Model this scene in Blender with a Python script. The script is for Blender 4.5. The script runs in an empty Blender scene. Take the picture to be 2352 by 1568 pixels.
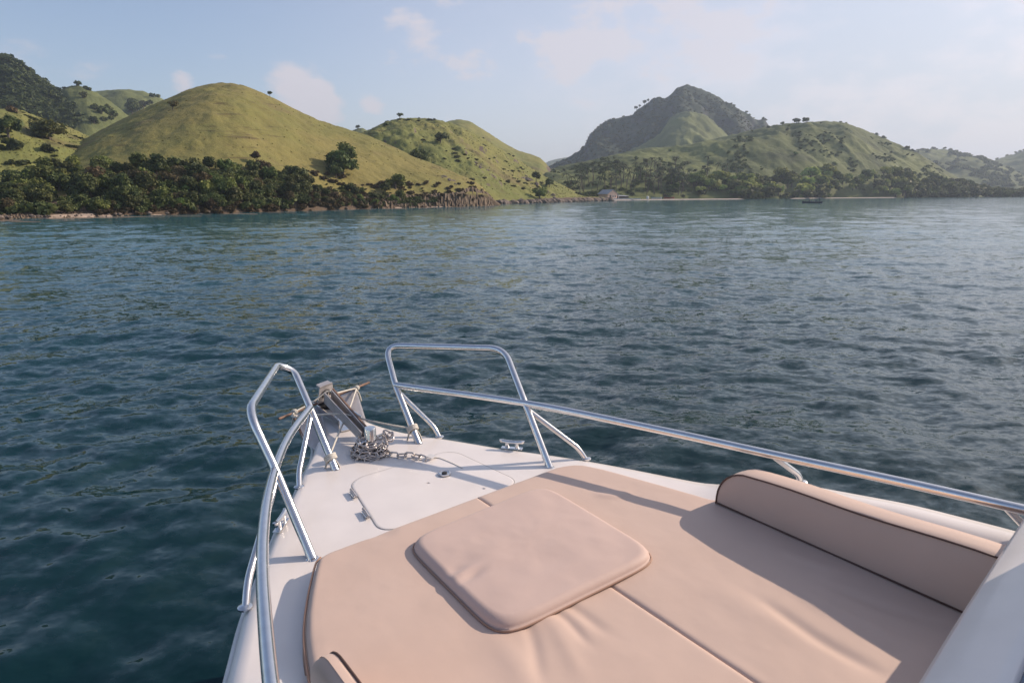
import bpy, bmesh, math, random
import numpy as np
from mathutils import Vector, Matrix
PI = math.pi
random.seed(7); rng = np.random.default_rng(11)
S = bpy.context.scene
COL = S.collection

# ------------------------------------------------------------------ camera
F_PX, CX, CY, HOR = 1470.0, 1176.0, 784.0, 441.0      # measured on the photograph at 2352 px wide
CAMZ = 3.0
PITCH = math.atan((CY - HOR) / F_PX)
cd = bpy.data.cameras.new('camera'); cam = bpy.data.objects.new('camera', cd); COL.objects.link(cam)
cd.sensor_width = 36.0; cd.lens = F_PX / 2352 * 36
cam.location = (0, 0, CAMZ); cam.rotation_euler = (PI/2 - PITCH, 0, 0)
cd.clip_start = 0.05; cd.clip_end = 20000
cd.dof.use_dof = True; cd.dof.focus_distance = 9.0; cd.dof.aperture_fstop = 8.0
S.camera = cam

# ------------------------------------------------------------------ light
SUN_AZ, SUN_EL = math.radians(63.5), math.radians(29)   # azimuth clockwise from the view direction (+Y)
sun_dir = Vector((math.sin(SUN_AZ)*math.cos(SUN_EL), math.cos(SUN_AZ)*math.cos(SUN_EL), math.sin(SUN_EL)))
ld = bpy.data.lights.new('sun', 'SUN'); ld.energy = 3.7; ld.angle = math.radians(0.6); ld.color = (1.0, 0.83, 0.68)
sun = bpy.data.objects.new('sun', ld); COL.objects.link(sun)
sun.rotation_euler = (-sun_dir).to_track_quat('-Z', 'Y').to_euler()

def ray(x, y):
    """direction through a photo pixel (2352 px scale) in world axes"""
    rx, ry, rz = (x-CX)/F_PX, 1.0, -(y-CY)/F_PX
    c, s = math.cos(PITCH), math.sin(PITCH)
    return Vector((rx, c*ry + s*rz, -s*ry + c*rz))
def at(x, y, z):
    r = ray(x, y); t = (z-CAMZ)/r.z
    return Vector((0, 0, CAMZ)) + r*t
def proj(P):
    c, s = math.cos(PITCH), math.sin(PITCH)
    X, Y, Z = P[0], P[1], P[2]-CAMZ
    v1 = c*Y - s*Z; v2 = s*Y + c*Z
    return CX + F_PX*X/v1, CY - F_PX*v2/v1

W = bpy.data.worlds.new('World'); S.world = W; W.use_nodes = True
nt = W.node_tree; nt.nodes.clear()
def N(t, **k):
    n = nt.nodes.new(t)
    for a, b in k.items(): setattr(n, a, b)
    return n
L = lambda a, b: nt.links.new(a, b)
def math_(op, a, b=None, c=None, clamp=False):
    n = N('ShaderNodeMath', operation=op, use_clamp=clamp)
    for i, v in enumerate((a, b, c)):
        if v is None: continue
        if isinstance(v, (int, float)): n.inputs[i].default_value = v
        else: L(v, n.inputs[i])
    return n.outputs[0]
def maprange(v, a, b, c=0.0, d=1.0, smooth=True):
    n = N('ShaderNodeMapRange', interpolation_type='SMOOTHSTEP' if smooth else 'LINEAR')
    L(v, n.inputs[0])
    for i, q in enumerate((a, b, c, d)): n.inputs[i+1].default_value = q
    return n.outputs[0]
SKY_STR, CLOUD_STR = 0.106, 0.66
wo = N('ShaderNodeOutputWorld')
sky = N('ShaderNodeTexSky', sky_type='NISHITA'); sky.sun_disc = False
sky.sun_elevation = SUN_EL; sky.sun_rotation = SUN_AZ
sky.air_density = 1.0; sky.dust_density = 1.0; sky.ozone_density = 1.2; sky.altitude = 0
hs = N('ShaderNodeHueSaturation'); hs.inputs['Saturation'].default_value = 0.93; hs.inputs['Value'].default_value = 1.0
L(sky.outputs[0], hs.inputs['Color'])
tone = N('ShaderNodeMixRGB', blend_type='MULTIPLY'); tone.inputs[0].default_value = 1.0; L(hs.outputs[0], tone.inputs[1]); tone.inputs[2].default_value = (1.0, .99, 1.06, 1)
bg = N('ShaderNodeBackground'); bg.inputs[1].default_value = SKY_STR; L(tone.outputs[0], bg.inputs[0])
tc = N('ShaderNodeTexCoord')
d = tc.outputs['Generated']
sep = N('ShaderNodeSeparateXYZ'); L(d, sep.inputs[0])
mp = N('ShaderNodeMapping'); L(d, mp.inputs[0]); mp.inputs['Scale'].default_value = (1, 1, 1.9)
nz = N('ShaderNodeTexNoise'); L(mp.outputs[0], nz.inputs['Vector']); nz.inputs['Scale'].default_value = 5.5
nz.inputs['Detail'].default_value = 9; nz.inputs['Roughness'].default_value = 0.58; nz.inputs['Distortion'].default_value = 0.25
nz2 = N('ShaderNodeTexNoise'); L(mp.outputs[0], nz2.inputs['Vector']); nz2.inputs['Scale'].default_value = 22
nz2.inputs['Detail'].default_value = 7; nz2.inputs['Roughness'].default_value = 0.6
# cumulus puffs standing near the horizon and a veil thickening towards the sun
def puff(px, py, size):
    v = ray(px, py).normalized()
    n = N('ShaderNodeVectorMath', operation='DISTANCE'); L(d, n.inputs[0]); n.inputs[1].default_value = v
    return maprange(n.outputs['Value'], size, size*0.15)
bumps = None
for px, py, sz, am in ((690, 215, .065, .40), (745, 260, .05, .30), (410, 190, .028, .34), (850, 245, .026, .22), (1030, 262, .03, .22), (1120, 170, .06, .14),
                       (1390, 85, .07, .26), (1300, 150, .10, .22), (1560, 120, .12, .2), (1000, 25, .12, .07), (1680, 150, .06, .16),
                       (2300, 320, .06, .24), (2230, 330, .04, .16), (250, 10, .16, .10)):
    b = math_('MULTIPLY', puff(px, py, sz), am)
    bumps = b if bumps is None else math_('ADD', bumps, b)
dots = N('ShaderNodeVectorMath', operation='DOT_PRODUCT'); L(d, dots.inputs[0])
dots.inputs[1].default_value = (math.sin(SUN_AZ), math.cos(SUN_AZ), 0.25)
veil = maprange(dots.outputs['Value'], -0.02, 0.88)
nsum = math_('ADD', math_('MULTIPLY', nz.outputs[0], 0.95), math_('MULTIPLY', nz2.outputs[0], 0.62))
cf = math_('ADD', math_('ADD', nsum, bumps), math_('MULTIPLY', veil, 0.20))
cloud = maprange(cf, 0.86, 1.18)
cloud_raw = cloud
low = maprange(sep.outputs[2], -0.02, 0.32, 1.0, 0.0)
cloud = math_('MAXIMUM', math_('MULTIPLY', cloud, 0.78), math_('MULTIPLY', math_('MULTIPLY', veil, 1.0), math_('ADD', math_('MULTIPLY', low, 0.35), 0.58)))
ccol = N('ShaderNodeMixRGB'); L(math_('MULTIPLY', veil, math_('SUBTRACT', 1.0, math_('MULTIPLY', cloud_raw, 0.75))), ccol.inputs[0])
ccol.inputs[1].default_value = (0.90, 0.80, 0.82, 1); ccol.inputs[2].default_value = (0.665, 0.68, 0.75, 1)
bg2 = N('ShaderNodeBackground'); bg2.inputs[1].default_value = CLOUD_STR; L(ccol.outputs[0], bg2.inputs[0])
mx = N('ShaderNodeMixShader'); L(cloud, mx.inputs[0]); L(bg.outputs[0], mx.inputs[1]); L(bg2.outputs[0], mx.inputs[2])
L(mx.outputs[0], wo.inputs['Surface'])

S.view_settings.view_transform = 'Standard'; S.view_settings.look = 'None'
S.view_settings.exposure = 0.5; S.view_settings.gamma = 1.0; S.view_settings.use_curve_mapping = False
S.render.engine = 'CYCLES'
S.cycles.use_denoising = True
S.cycles.max_bounces = 6; S.cycles.diffuse_bounces = 2; S.cycles.glossy_bounces = 3; S.cycles.volume_bounces = 0
S.cycles.transparent_max_bounces = 6
S.cycles.caustics_reflective = False; S.cycles.caustics_refractive = False

# ------------------------------------------------------------------ helpers
def hash2(ix, iy, seed):
    h = (ix.astype(np.int64)*374761393 + iy.astype(np.int64)*668265263 + seed*982451653) & 0x7fffffff
    h = ((h ^ (h >> 13))*1274126177) & 0x7fffffff
    h = h ^ (h >> 16)
    return (h & 0xffff)/65535.0
def vnoise(x, y, seed=0):
    x0, y0 = np.floor(x), np.floor(y); fx, fy = x-x0, y-y0
    fx = fx*fx*fx*(fx*(fx*6-15)+10); fy = fy*fy*fy*(fy*(fy*6-15)+10)
    a, b = hash2(x0, y0, seed), hash2(x0+1, y0, seed); c, e = hash2(x0, y0+1, seed), hash2(x0+1, y0+1, seed)
    return (a*(1-fx)+b*fx)*(1-fy) + (c*(1-fx)+e*fx)*fy
def fbm(x, y, oct=5, seed=0, rough=.5):
    x = np.asarray(x, float); y = np.asarray(y, float)
    s = 0; a = 1; t = 0
    for i in range(oct):
        s = s + a*(vnoise(x*2**i + 17.3*i, y*2**i - 9.1*i, seed+i) - .5); t += a; a *= rough
    return s/t*2
def sstep(x, a=0., b=1.):
    t = np.clip((np.asarray(x, float)-a)/(b-a), 0, 1); return t*t*(3-2*t)

def mesh_np(name, verts, quads=None, tris=None, smooth=True):
    """fast mesh from arrays"""
    m = bpy.data.meshes.new(name); verts = np.asarray(verts, np.float32).reshape(-1, 3)
    m.vertices.add(len(verts)); m.vertices.foreach_set('co', verts.ravel())
    fs = []; sizes = []
    if quads is not None and len(quads): q = np.asarray(quads, np.int32).reshape(-1, 4); fs.append(q.ravel()); sizes.append(np.full(len(q), 4, np.int32))
    if tris is not None and len(tris): q = np.asarray(tris, np.int32).reshape(-1, 3); fs.append(q.ravel()); sizes.append(np.full(len(q), 3, np.int32))
    idx = np.concatenate(fs); sz = np.concatenate(sizes)
    m.loops.add(len(idx)); m.loops.foreach_set('vertex_index', idx)
    m.polygons.add(len(sz)); st = np.concatenate(([0], np.cumsum(sz)[:-1])).astype(np.int32)
    m.polygons.foreach_set('loop_start', st)
    m.update(calc_edges=True); m.validate()
    m.polygons.foreach_set('use_smooth', np.full(len(m.polygons), smooth)); m.update()
    return m
def grid_quads(nr, nc, wrap=False):
    i = np.arange(nr-1)[:, None]; j = np.arange(nc if wrap else nc-1)[None, :]; j2 = (j+1) % nc
    return np.stack([i*nc+j, i*nc+j2, (i+1)*nc+j2, (i+1)*nc+j], -1).reshape(-1, 4)

def link(name, mesh, mat=None, parent=None, loc=None):
    o = bpy.data.objects.new(name, mesh); COL.objects.link(o)
    if mat is not None and mesh is not None and not mesh.materials: mesh.materials.append(mat)
    if parent is not None: o.parent = parent
    if loc is not None: o.location = loc
    return o
def tag(o, label=None, cat=None, group=None, kind=None):
    if label: o['label'] = label
    if cat: o['category'] = cat
    if group: o['group'] = group
    if kind: o['kind'] = kind
    return o
def empty(name, loc=(0, 0, 0), rz=0, **k):
    o = bpy.data.objects.new(name, None); COL.objects.link(o); o.location = loc; o.rotation_euler = (0, 0, rz)
    o.empty_display_size = .2
    return tag(o, **k)

class MB:
    """collects simple shapes into one mesh"""
    def __init__(s): s.v = []; s.f = []
    def add(s, v, f):
        n = len(s.v); s.v += [tuple(p) for p in v]; s.f += [tuple(i+n for i in q) for q in f]; return s
    def box(s, c, d, rz=0, M=None):
        v = []
        for x in (-.5, .5):
            for y in (-.5, .5):
                for z in (-.5, .5):
                    p = Vector((x*d[0], y*d[1], z*d[2]))
                    p.rotate(Matrix.Rotation(rz, 3, 'Z')); p = p + Vector(c)
                    v.append(M @ p if M is not None else p)
        return s.add(v, [(0, 1, 3, 2), (4, 6, 7, 5), (0, 4, 5, 1), (2, 3, 7, 6), (0, 2, 6, 4), (1, 5, 7, 3)])
    def tube(s, pts, r, n=10, closed=False, cap=True):
        pts = [Vector(p) for p in pts]; m = len(pts)
        rs = r if isinstance(r, (list, tuple)) else [r]*m
        T = []
        for i in range(m):
            a = pts[(i-1) % m] if closed or i > 0 else pts[i]; b = pts[(i+1) % m] if closed or i < m-1 else pts[i]
            T.append((b-a).normalized())
        up = Vector((0, 0, 1)) if abs(T[0].z) < .9 else Vector((1, 0, 0))
        u = (up - T[0]*up.dot(T[0])).normalized(); V = []
        for i in range(m):
            u = (u - T[i]*u.dot(T[i])).normalized(); w = T[i].cross(u)
            for k in range(n):
                a = 2*PI*k/n; V.append(pts[i] + (u*math.cos(a) + w*math.sin(a))*rs[i])
        Fc = []
        for i in range(m if closed else m-1):
            for k in range(n):
                a, b = i*n+k, i*n+(k+1) % n; c, d_ = ((i+1) % m)*n+(k+1) % n, ((i+1) % m)*n+k
                Fc.append((a, b, c, d_))
        if not closed and cap: Fc.append(tuple(range(n-1, -1, -1))); Fc.append(tuple((m-1)*n+k for k in range(n)))
        return s.add(V, Fc)
    def lathe(s, prof, c=(0, 0, 0), n=16):
        V = [(c[0]+r*math.cos(2*PI*k/n), c[1]+r*math.sin(2*PI*k/n), c[2]+z) for r, z in prof for k in range(n)]
        Fc = [(i*n+k, i*n+(k+1) % n, (i+1)*n+(k+1) % n, (i+1)*n+k) for i in range(len(prof)-1) for k in range(n)]
        Fc.append(tuple(range(n-1, -1, -1))); Fc.append(tuple((len(prof)-1)*n+k for k in range(n)))
        return s.add(V, Fc)
    def prism(s, poly, depth):
        """poly: list of 3-D points, extruded by the vector depth"""
        n = len(poly); D = Vector(depth); a = [Vector(p) for p in poly]
        return s.add(a + [p+D for p in a], [tuple(range(n-1, -1, -1)), tuple(range(n, 2*n))] + [(i, (i+1) % n, n+(i+1) % n, n+i) for i in range(n)])
    def mesh(s, name, smooth=False):
        m = bpy.data.meshes.new(name); m.from_pydata([tuple(p) for p in s.v], [], s.f)
        bm = bmesh.new(); bm.from_mesh(m); bmesh.ops.recalc_face_normals(bm, faces=bm.faces); bm.to_mesh(m); bm.free()
        m.polygons.foreach_set('use_smooth', [smooth]*len(m.polygons)); m.update(); return m
    def build(s, name, mat, parent=None, smooth=False, loc=None, bevel=0, seg=2, sharp=None):
        o = link(name, s.mesh(name, smooth), mat, parent, loc)
        if bevel:
            b = o.modifiers.new('bevel', 'BEVEL'); b.width = bevel; b.segments = seg; b.limit_method = 'ANGLE'; b.angle_limit = math.radians(40)
            b.harden_normals = False
        if smooth and sharp: o.data.set_sharp_from_angle(angle=math.radians(sharp))
        return o
def smooth_path(pts, k=8, closed=False):
    """Catmull-Rom through pts"""
    P = [Vector(p) for p in pts]; n = len(P); out = []
    rngi = range(n if closed else n-1)
    for i in rngi:
        p0 = P[(i-1) % n] if closed or i > 0 else P[0]*2-P[1]; p1 = P[i]; p2 = P[(i+1) % n]
        p3 = P[(i+2) % n] if closed or i+2 < n else P[-1]*2-P[-2]
        for j in range(k):
            t = j/k
            out.append(.5*((2*p1)+(p2-p0)*t+(2*p0-5*p1+4*p2-p3)*t*t+(3*p1-p0-3*p2+p3)*t**3))
    if not closed: out.append(P[-1])
    return out
def fillet(pts, r, k=7):
    """polyline with rounded corners"""
    P = [Vector(p) for p in pts]; out = [P[0]]
    for i in range(1, len(P)-1):
        a, b, c = P[i-1], P[i], P[i+1]; rr = min(r if not isinstance(r, (list, tuple)) else r[i], (a-b).length*.48, (c-b).length*.48)
        s, e = b+(a-b).normalized()*rr, b+(c-b).normalized()*rr
        for j in range(k+1):
            t = j/k; out.append(s*(1-t)**2 + b*2*t*(1-t) + e*t*t)
    out.append(P[-1]); return out

# ------------------------------------------------------------------ materials
def newmat(name):
    m = bpy.data.materials.new(name); m.use_nodes = True; t = m.node_tree
    return m, t, t.nodes['Principled BSDF']
def nd(t, typ, **k):
    n = t.nodes.new(typ)
    for a, b in k.items(): setattr(n, a, b)
    return n
def simple(name, col, rough=.5, metal=0., noise=0., scale=5., bump=0., bscale=60., spec=None, coat=0.):
    m, t, p = newmat(name)
    p.inputs['Base Color'].default_value = (*col, 1); p.inputs['Roughness'].default_value = rough; p.inputs['Metallic'].default_value = metal
    if spec is not None: p.inputs['Specular IOR Level'].default_value = spec
    if coat: p.inputs['Coat Weight'].default_value = coat; p.inputs['Coat Roughness'].default_value = .08
    tc = nd(t, 'ShaderNodeTexCoord')
    if noise:
        n = nd(t, 'ShaderNodeTexNoise'); n.inputs['Scale'].default_value = scale; n.inputs['Detail'].default_value = 5
        t.links.new(tc.outputs['Object'], n.inputs['Vector'])
        r = nd(t, 'ShaderNodeMapRange'); t.links.new(n.outputs[0], r.inputs[0]); r.inputs[1].default_value = .3; r.inputs[2].default_value = .7
        r.inputs[3].default_value = 1-noise; r.inputs[4].default_value = 1+noise
        x = nd(t, 'ShaderNodeVectorMath', operation='SCALE'); x.inputs[0].default_value = col; t.links.new(r.outputs[0], x.inputs['Scale'])
        t.links.new(x.outputs[0], p.inputs['Base Color'])
    if bump:
        n = nd(t, 'ShaderNodeTexNoise'); n.inputs['Scale'].default_value = bscale; n.inputs['Detail'].default_value = 4
        t.links.new(tc.outputs['Object'], n.inputs['Vector'])
        b = nd(t, 'ShaderNodeBump'); b.inputs['Strength'].default_value = bump; b.inputs['Distance'].default_value = .01
        t.links.new(n.outputs[0], b.inputs['Height']); t.links.new(b.outputs[0], p.inputs['Normal'])
    return m
M = {}
M['gelcoat'] = simple('gelcoat', (.83, .77, .725), .28, noise=.045, scale=4.5, coat=.25)
M['gelcoat_old'] = simple('gelcoat_scuffed', (.72, .70, .68), .4, noise=.07, scale=9)
M['steel'] = simple('stainless_steel', (.78, .77, .76), .17, 1.0, noise=.05, scale=30)
M['galv'] = simple('galvanised_steel', (.50, .47, .46), .5, .55, noise=.16, scale=14, bump=.2, bscale=70)
M['chain'] = simple('chain_steel', (.50, .46, .44), .36, .9, noise=.2, scale=40)
M['rust'] = simple('rusty_iron', (.23, .14, .10), .75, .1, noise=.35, scale=25, bump=.3)
M['dark_iron'] = simple('dark_iron', (.07, .065, .065), .6, .3, noise=.3, scale=20)
M['tan_grey'] = simple('grey_sealant', (.38, .36, .35), .7)
M['rope'] = simple('white_rope', (.70, .66, .58), .8, noise=.12, scale=120, bump=.6, bscale=260)
M['piping'] = simple('brown_piping', (.115, .062, .048), .6, noise=.1)
M['tan_piping'] = simple('tan_piping', (.36, .22, .16), .7)
M['rubber'] = simple('black_rubber', (.03, .03, .032), .6)
M['antifoul'] = simple('antifouling', (.03, .05, .12), .7)

def fabric(name, col):
    m, t, p = newmat(name)
    tc = nd(t, 'ShaderNodeTexCoord')
    n = nd(t, 'ShaderNodeTexNoise'); n.inputs['Scale'].default_value = 4.5; n.inputs['Detail'].default_value = 6; t.links.new(tc.outputs['Object'], n.inputs['Vector'])
    cr = nd(t, 'ShaderNodeValToRGB'); t.links.new(n.outputs[0], cr.inputs[0])
    cr.color_ramp.elements[0].position = .35; cr.color_ramp.elements[1].position = .68
    cr.color_ramp.elements[0].color = (col[0]*.97, col[1]*.965, col[2]*.96, 1); cr.color_ramp.elements[1].color = (col[0]*1.02, col[1]*1.02, col[2]*1.02, 1)
    t.links.new(cr.outputs[0], p.inputs['Base Color']); p.inputs['Roughness'].default_value = .62
    p.inputs['Sheen Weight'].default_value = .15; p.inputs['Specular IOR Level'].default_value = .35
    w = nd(t, 'ShaderNodeTexNoise'); w.inputs['Scale'].default_value = 420; w.inputs['Detail'].default_value = 2; t.links.new(tc.outputs['Object'], w.inputs['Vector'])
    w2 = nd(t, 'ShaderNodeTexNoise'); w2.inputs['Scale'].default_value = 7; w2.inputs['Detail'].default_value = 3; t.links.new(tc.outputs['Object'], w2.inputs['Vector'])
    b = nd(t, 'ShaderNodeBump'); b.inputs['Strength'].default_value = .18; b.inputs['Distance'].default_value = .002
    b2 = nd(t, 'ShaderNodeBump'); b2.inputs['Strength'].default_value = .14; b2.inputs['Distance'].default_value = .012
    t.links.new(w.outputs[0], b.inputs['Height']); t.links.new(w2.outputs[0], b2.inputs['Height'])
    t.links.new(b2.outputs[0], b.inputs['Normal']); t.links.new(b.outputs[0], p.inputs['Normal'])
    return m
M['vinyl'] = fabric('beige_vinyl', (.62, .46, .375))
M['vinyl_pad'] = fabric('pinkish_beige_vinyl', (.60, .445, .38))

def foliage(name, dark, light, transl=.25, hue=.03):
    m, t, p = newmat(name)
    g = nd(t, 'ShaderNodeNewGeometry'); oi = nd(t, 'ShaderNodeObjectInfo')
    mx = nd(t, 'ShaderNodeMixRGB'); t.links.new(g.outputs['Random Per Island'], mx.inputs[0])
    mx.inputs[1].default_value = (*dark, 1); mx.inputs[2].default_value = (*light, 1)
    h = nd(t, 'ShaderNodeHueSaturation')
    r = nd(t, 'ShaderNodeMapRange'); t.links.new(oi.outputs['Random'], r.inputs[0]); r.inputs[3].default_value = .5-hue; r.inputs[4].default_value = .5+hue*.8
    r2 = nd(t, 'ShaderNodeMath', operation='MULTIPLY_ADD'); t.links.new(oi.outputs['Random'], r2.inputs[0]); r2.inputs[1].default_value = 7.31; r2.inputs[2].default_value = 0
    fr = nd(t, 'ShaderNodeMath', operation='FRACT'); t.links.new(r2.outputs[0], fr.inputs[0])
    r3 = nd(t, 'ShaderNodeMapRange'); t.links.new(fr.outputs[0], r3.inputs[0]); r3.inputs[3].default_value = .65; r3.inputs[4].default_value = 1.35
    t.links.new(r.outputs[0], h.inputs['Hue']); t.links.new(r3.outputs[0], h.inputs['Value']); t.links.new(mx.outputs[0], h.inputs['Color'])
    t.links.new(h.outputs[0], p.inputs['Base Color']); p.inputs['Roughness'].default_value = .65; p.inputs['Specular IOR Level'].default_value = .25
    tr = nd(t, 'ShaderNodeBsdfTranslucent'); t.links.new(h.outputs[0], tr.inputs[0])
    ms = nd(t, 'ShaderNodeMixShader'); ms.inputs[0].default_value = transl
    t.links.new(p.outputs[0], ms.inputs[1]); t.links.new(tr.outputs[0], ms.inputs[2]); t.links.new(ms.outputs[0], t.nodes['Material Output'].inputs[0])
    return m
M['leaf_dark'] = foliage('dark_foliage', (.032, .050, .018), (.145, .165, .050))
M['leaf_mid'] = foliage('mid_foliage', (.060, .095, .024), (.20, .24, .060))
M['leaf_light'] = foliage('light_foliage', (.15, .20, .045), (.42, .46, .13))
M['leaf_dry'] = foliage('dry_foliage', (.07, .058, .028), (.17, .135, .06))
M['leaf_palm'] = foliage('palm_foliage', (.04, .06, .025), (.10, .125, .05))
M['bark'] = simple('bark', (.13, .10, .08), .85, noise=.3, scale=3)

def terrain(name, g1, g2, soil, rock=None, soil_amt=.5, streak=.5, spots=.5, sc=1.0, rock_slope=None, low=None):
    m, t, p = newmat(name); lk = t.links.new
    tc = nd(t, 'ShaderNodeTexCoord')
    def noise(scale, sx=1, sy=1, sz=1, detail=5, rough=.55):
        mp = nd(t, 'ShaderNodeMapping'); lk(tc.outputs['Object'], mp.inputs[0]); mp.inputs['Scale'].default_value = (sx, sy, sz)
        n = nd(t, 'ShaderNodeTexNoise'); lk(mp.outputs[0], n.inputs['Vector']); n.inputs['Scale'].default_value = scale*sc; n.inputs['Detail'].default_value = detail; n.inputs['Roughness'].default_value = rough
        return n.outputs[0]
    def mr(v, a, b, c=0., e=1.):
        n = nd(t, 'ShaderNodeMapRange', interpolation_type='SMOOTHSTEP'); lk(v, n.inputs[0])
        for i, q in enumerate((a, b, c, e)): n.inputs[i+1].default_value = q
        return n.outputs[0]
    def mix(f, a, b, typ='MIX'):
        n = nd(t, 'ShaderNodeMixRGB', blend_type=typ)
        if isinstance(f, float): n.inputs[0].default_value = f
        else: lk(f, n.inputs[0])
        for i, q in ((1, a), (2, b)):
            if isinstance(q, tuple): n.inputs[i].default_value = (*q, 1)
            else: lk(q, n.inputs[i])
        return n.outputs[0]
    def mul(a, b):
        n = nd(t, 'ShaderNodeMath', operation='MULTIPLY'); lk(a, n.inputs[0])
        if isinstance(b, float): n.inputs[1].default_value = b
        else: lk(b, n.inputs[1])
        return n.outputs[0]
    c = mix(mr(noise(.035, detail=6), .38, .62), g1, g2)
    c = mix(mul(mr(noise(.22, detail=6, rough=.65), .42, .68), .55), c, tuple(x*.74 for x in g1))
    c = mix(mul(mr(noise(.06, detail=7, rough=.62), .54, .66), soil_amt), c, soil)
    # cattle tracks that follow the contours
    st = mr(noise(.5, .22, .22, 2.6, 4, .6), .56, .70)
    c = mix(mul(mul(st, mr(noise(.03), .40, .55)), streak), c, tuple(x*.42 for x in soil))
    c = mix(mul(mr(noise(.9, detail=3), .62, .70), spots), c, tuple(x*.38 for x in g1))
    if rock is not None:
        g = nd(t, 'ShaderNodeNewGeometry'); s = nd(t, 'ShaderNodeSeparateXYZ'); lk(g.outputs['Normal'], s.inputs[0])
        a = nd(t, 'ShaderNodeMath', operation='ADD'); lk(s.outputs[2], a.inputs[0])
        nn = nd(t, 'ShaderNodeMath', operation='MULTIPLY'); lk(noise(.12, detail=6, rough=.65), nn.inputs[0]); nn.inputs[1].default_value = .5
        lk(nn.outputs[0], a.inputs[1])
        rc = mix(mr(noise(.15, 1, 1, .35, 6, .65), .35, .65), tuple(x*.6 for x in rock), rock)
        c = mix(mr(a.outputs[0], rock_slope[0], rock_slope[1], 1., 0.), c, rc)
    if low is not None:                                        # bare earth of the bank just above the tide line
        ge = nd(t, 'ShaderNodeSeparateXYZ'); lk(tc.outputs['Object'], ge.inputs[0])
        ad = nd(t, 'ShaderNodeMath', operation='ADD'); lk(ge.outputs[2], ad.inputs[0]); ml = mul(noise(.5, detail=5), -2.2); lk(ml, ad.inputs[1])
        c = mix(mr(ad.outputs[0], low-.6, low+.9, 1., 0.), c, (.135, .100, .070))
    lk(c, p.inputs['Base Color']); p.inputs['Roughness'].default_value = .9; p.inputs['Specular IOR Level'].default_value = .1
    b = nd(t, 'ShaderNodeBump'); b.inputs['Strength'].default_value = .55; b.inputs['Distance'].default_value = .5/sc
    lk(noise(.8, detail=6, rough=.68), b.inputs['Height']); lk(b.outputs[0], p.inputs['Normal'])
    return m
M['hill_gold'] = terrain('golden_grass', (.248, .214, .074), (.205, .196, .063), (.205, .150, .085), soil_amt=.40, streak=.7, spots=.22, low=1.2)
M['hill_green'] = terrain('green_grass', (.235, .225, .074), (.180, .195, .062), (.160, .115, .075), soil_amt=.5, spots=.3, streak=.5, rock=(.17, .13, .11), rock_slope=(.90, .98))
M['hill_far_green'] = terrain('hazy_green_grass', (.180, .200, .074), (.105, .125, .050), (.060, .075, .036), soil_amt=.85, streak=.4, sc=.45)  # second and soil tones darkened: scrub patches plus mottled slope shade put into colour
M['hill_forest'] = terrain('forested_slope', (.045, .062, .030), (.060, .080, .034), (.075, .065, .045), soil_amt=.3, streak=.2, sc=.5)
M['hill_rock'] = terrain('scrubby_rock', (.055, .075, .045), (.042, .060, .038), (.095, .09, .07), soil_amt=.5, streak=.3, sc=.3, rock=(.085, .088, .088), rock_slope=(.80, 1.02))
M['sand'] = simple('pale_sand', (.34, .29, .24), .9, noise=.2, scale=.6, bump=.5, bscale=6)
M['wet_sand'] = simple('pebbly_sand', (.40, .31, .24), .85, noise=.3, scale=.9, bump=.6, bscale=4)
M['cliff'] = terrain('rusty_cliff_rock', (.215, .165, .118), (.15, .115, .085), (.11, .085, .065), soil_amt=.8, streak=.1, spots=.6, sc=6.0)
M['rock'] = simple('dark_shore_rock', (.16, .125, .10), .9, noise=.4, scale=.8, bump=.8, bscale=3)

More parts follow.
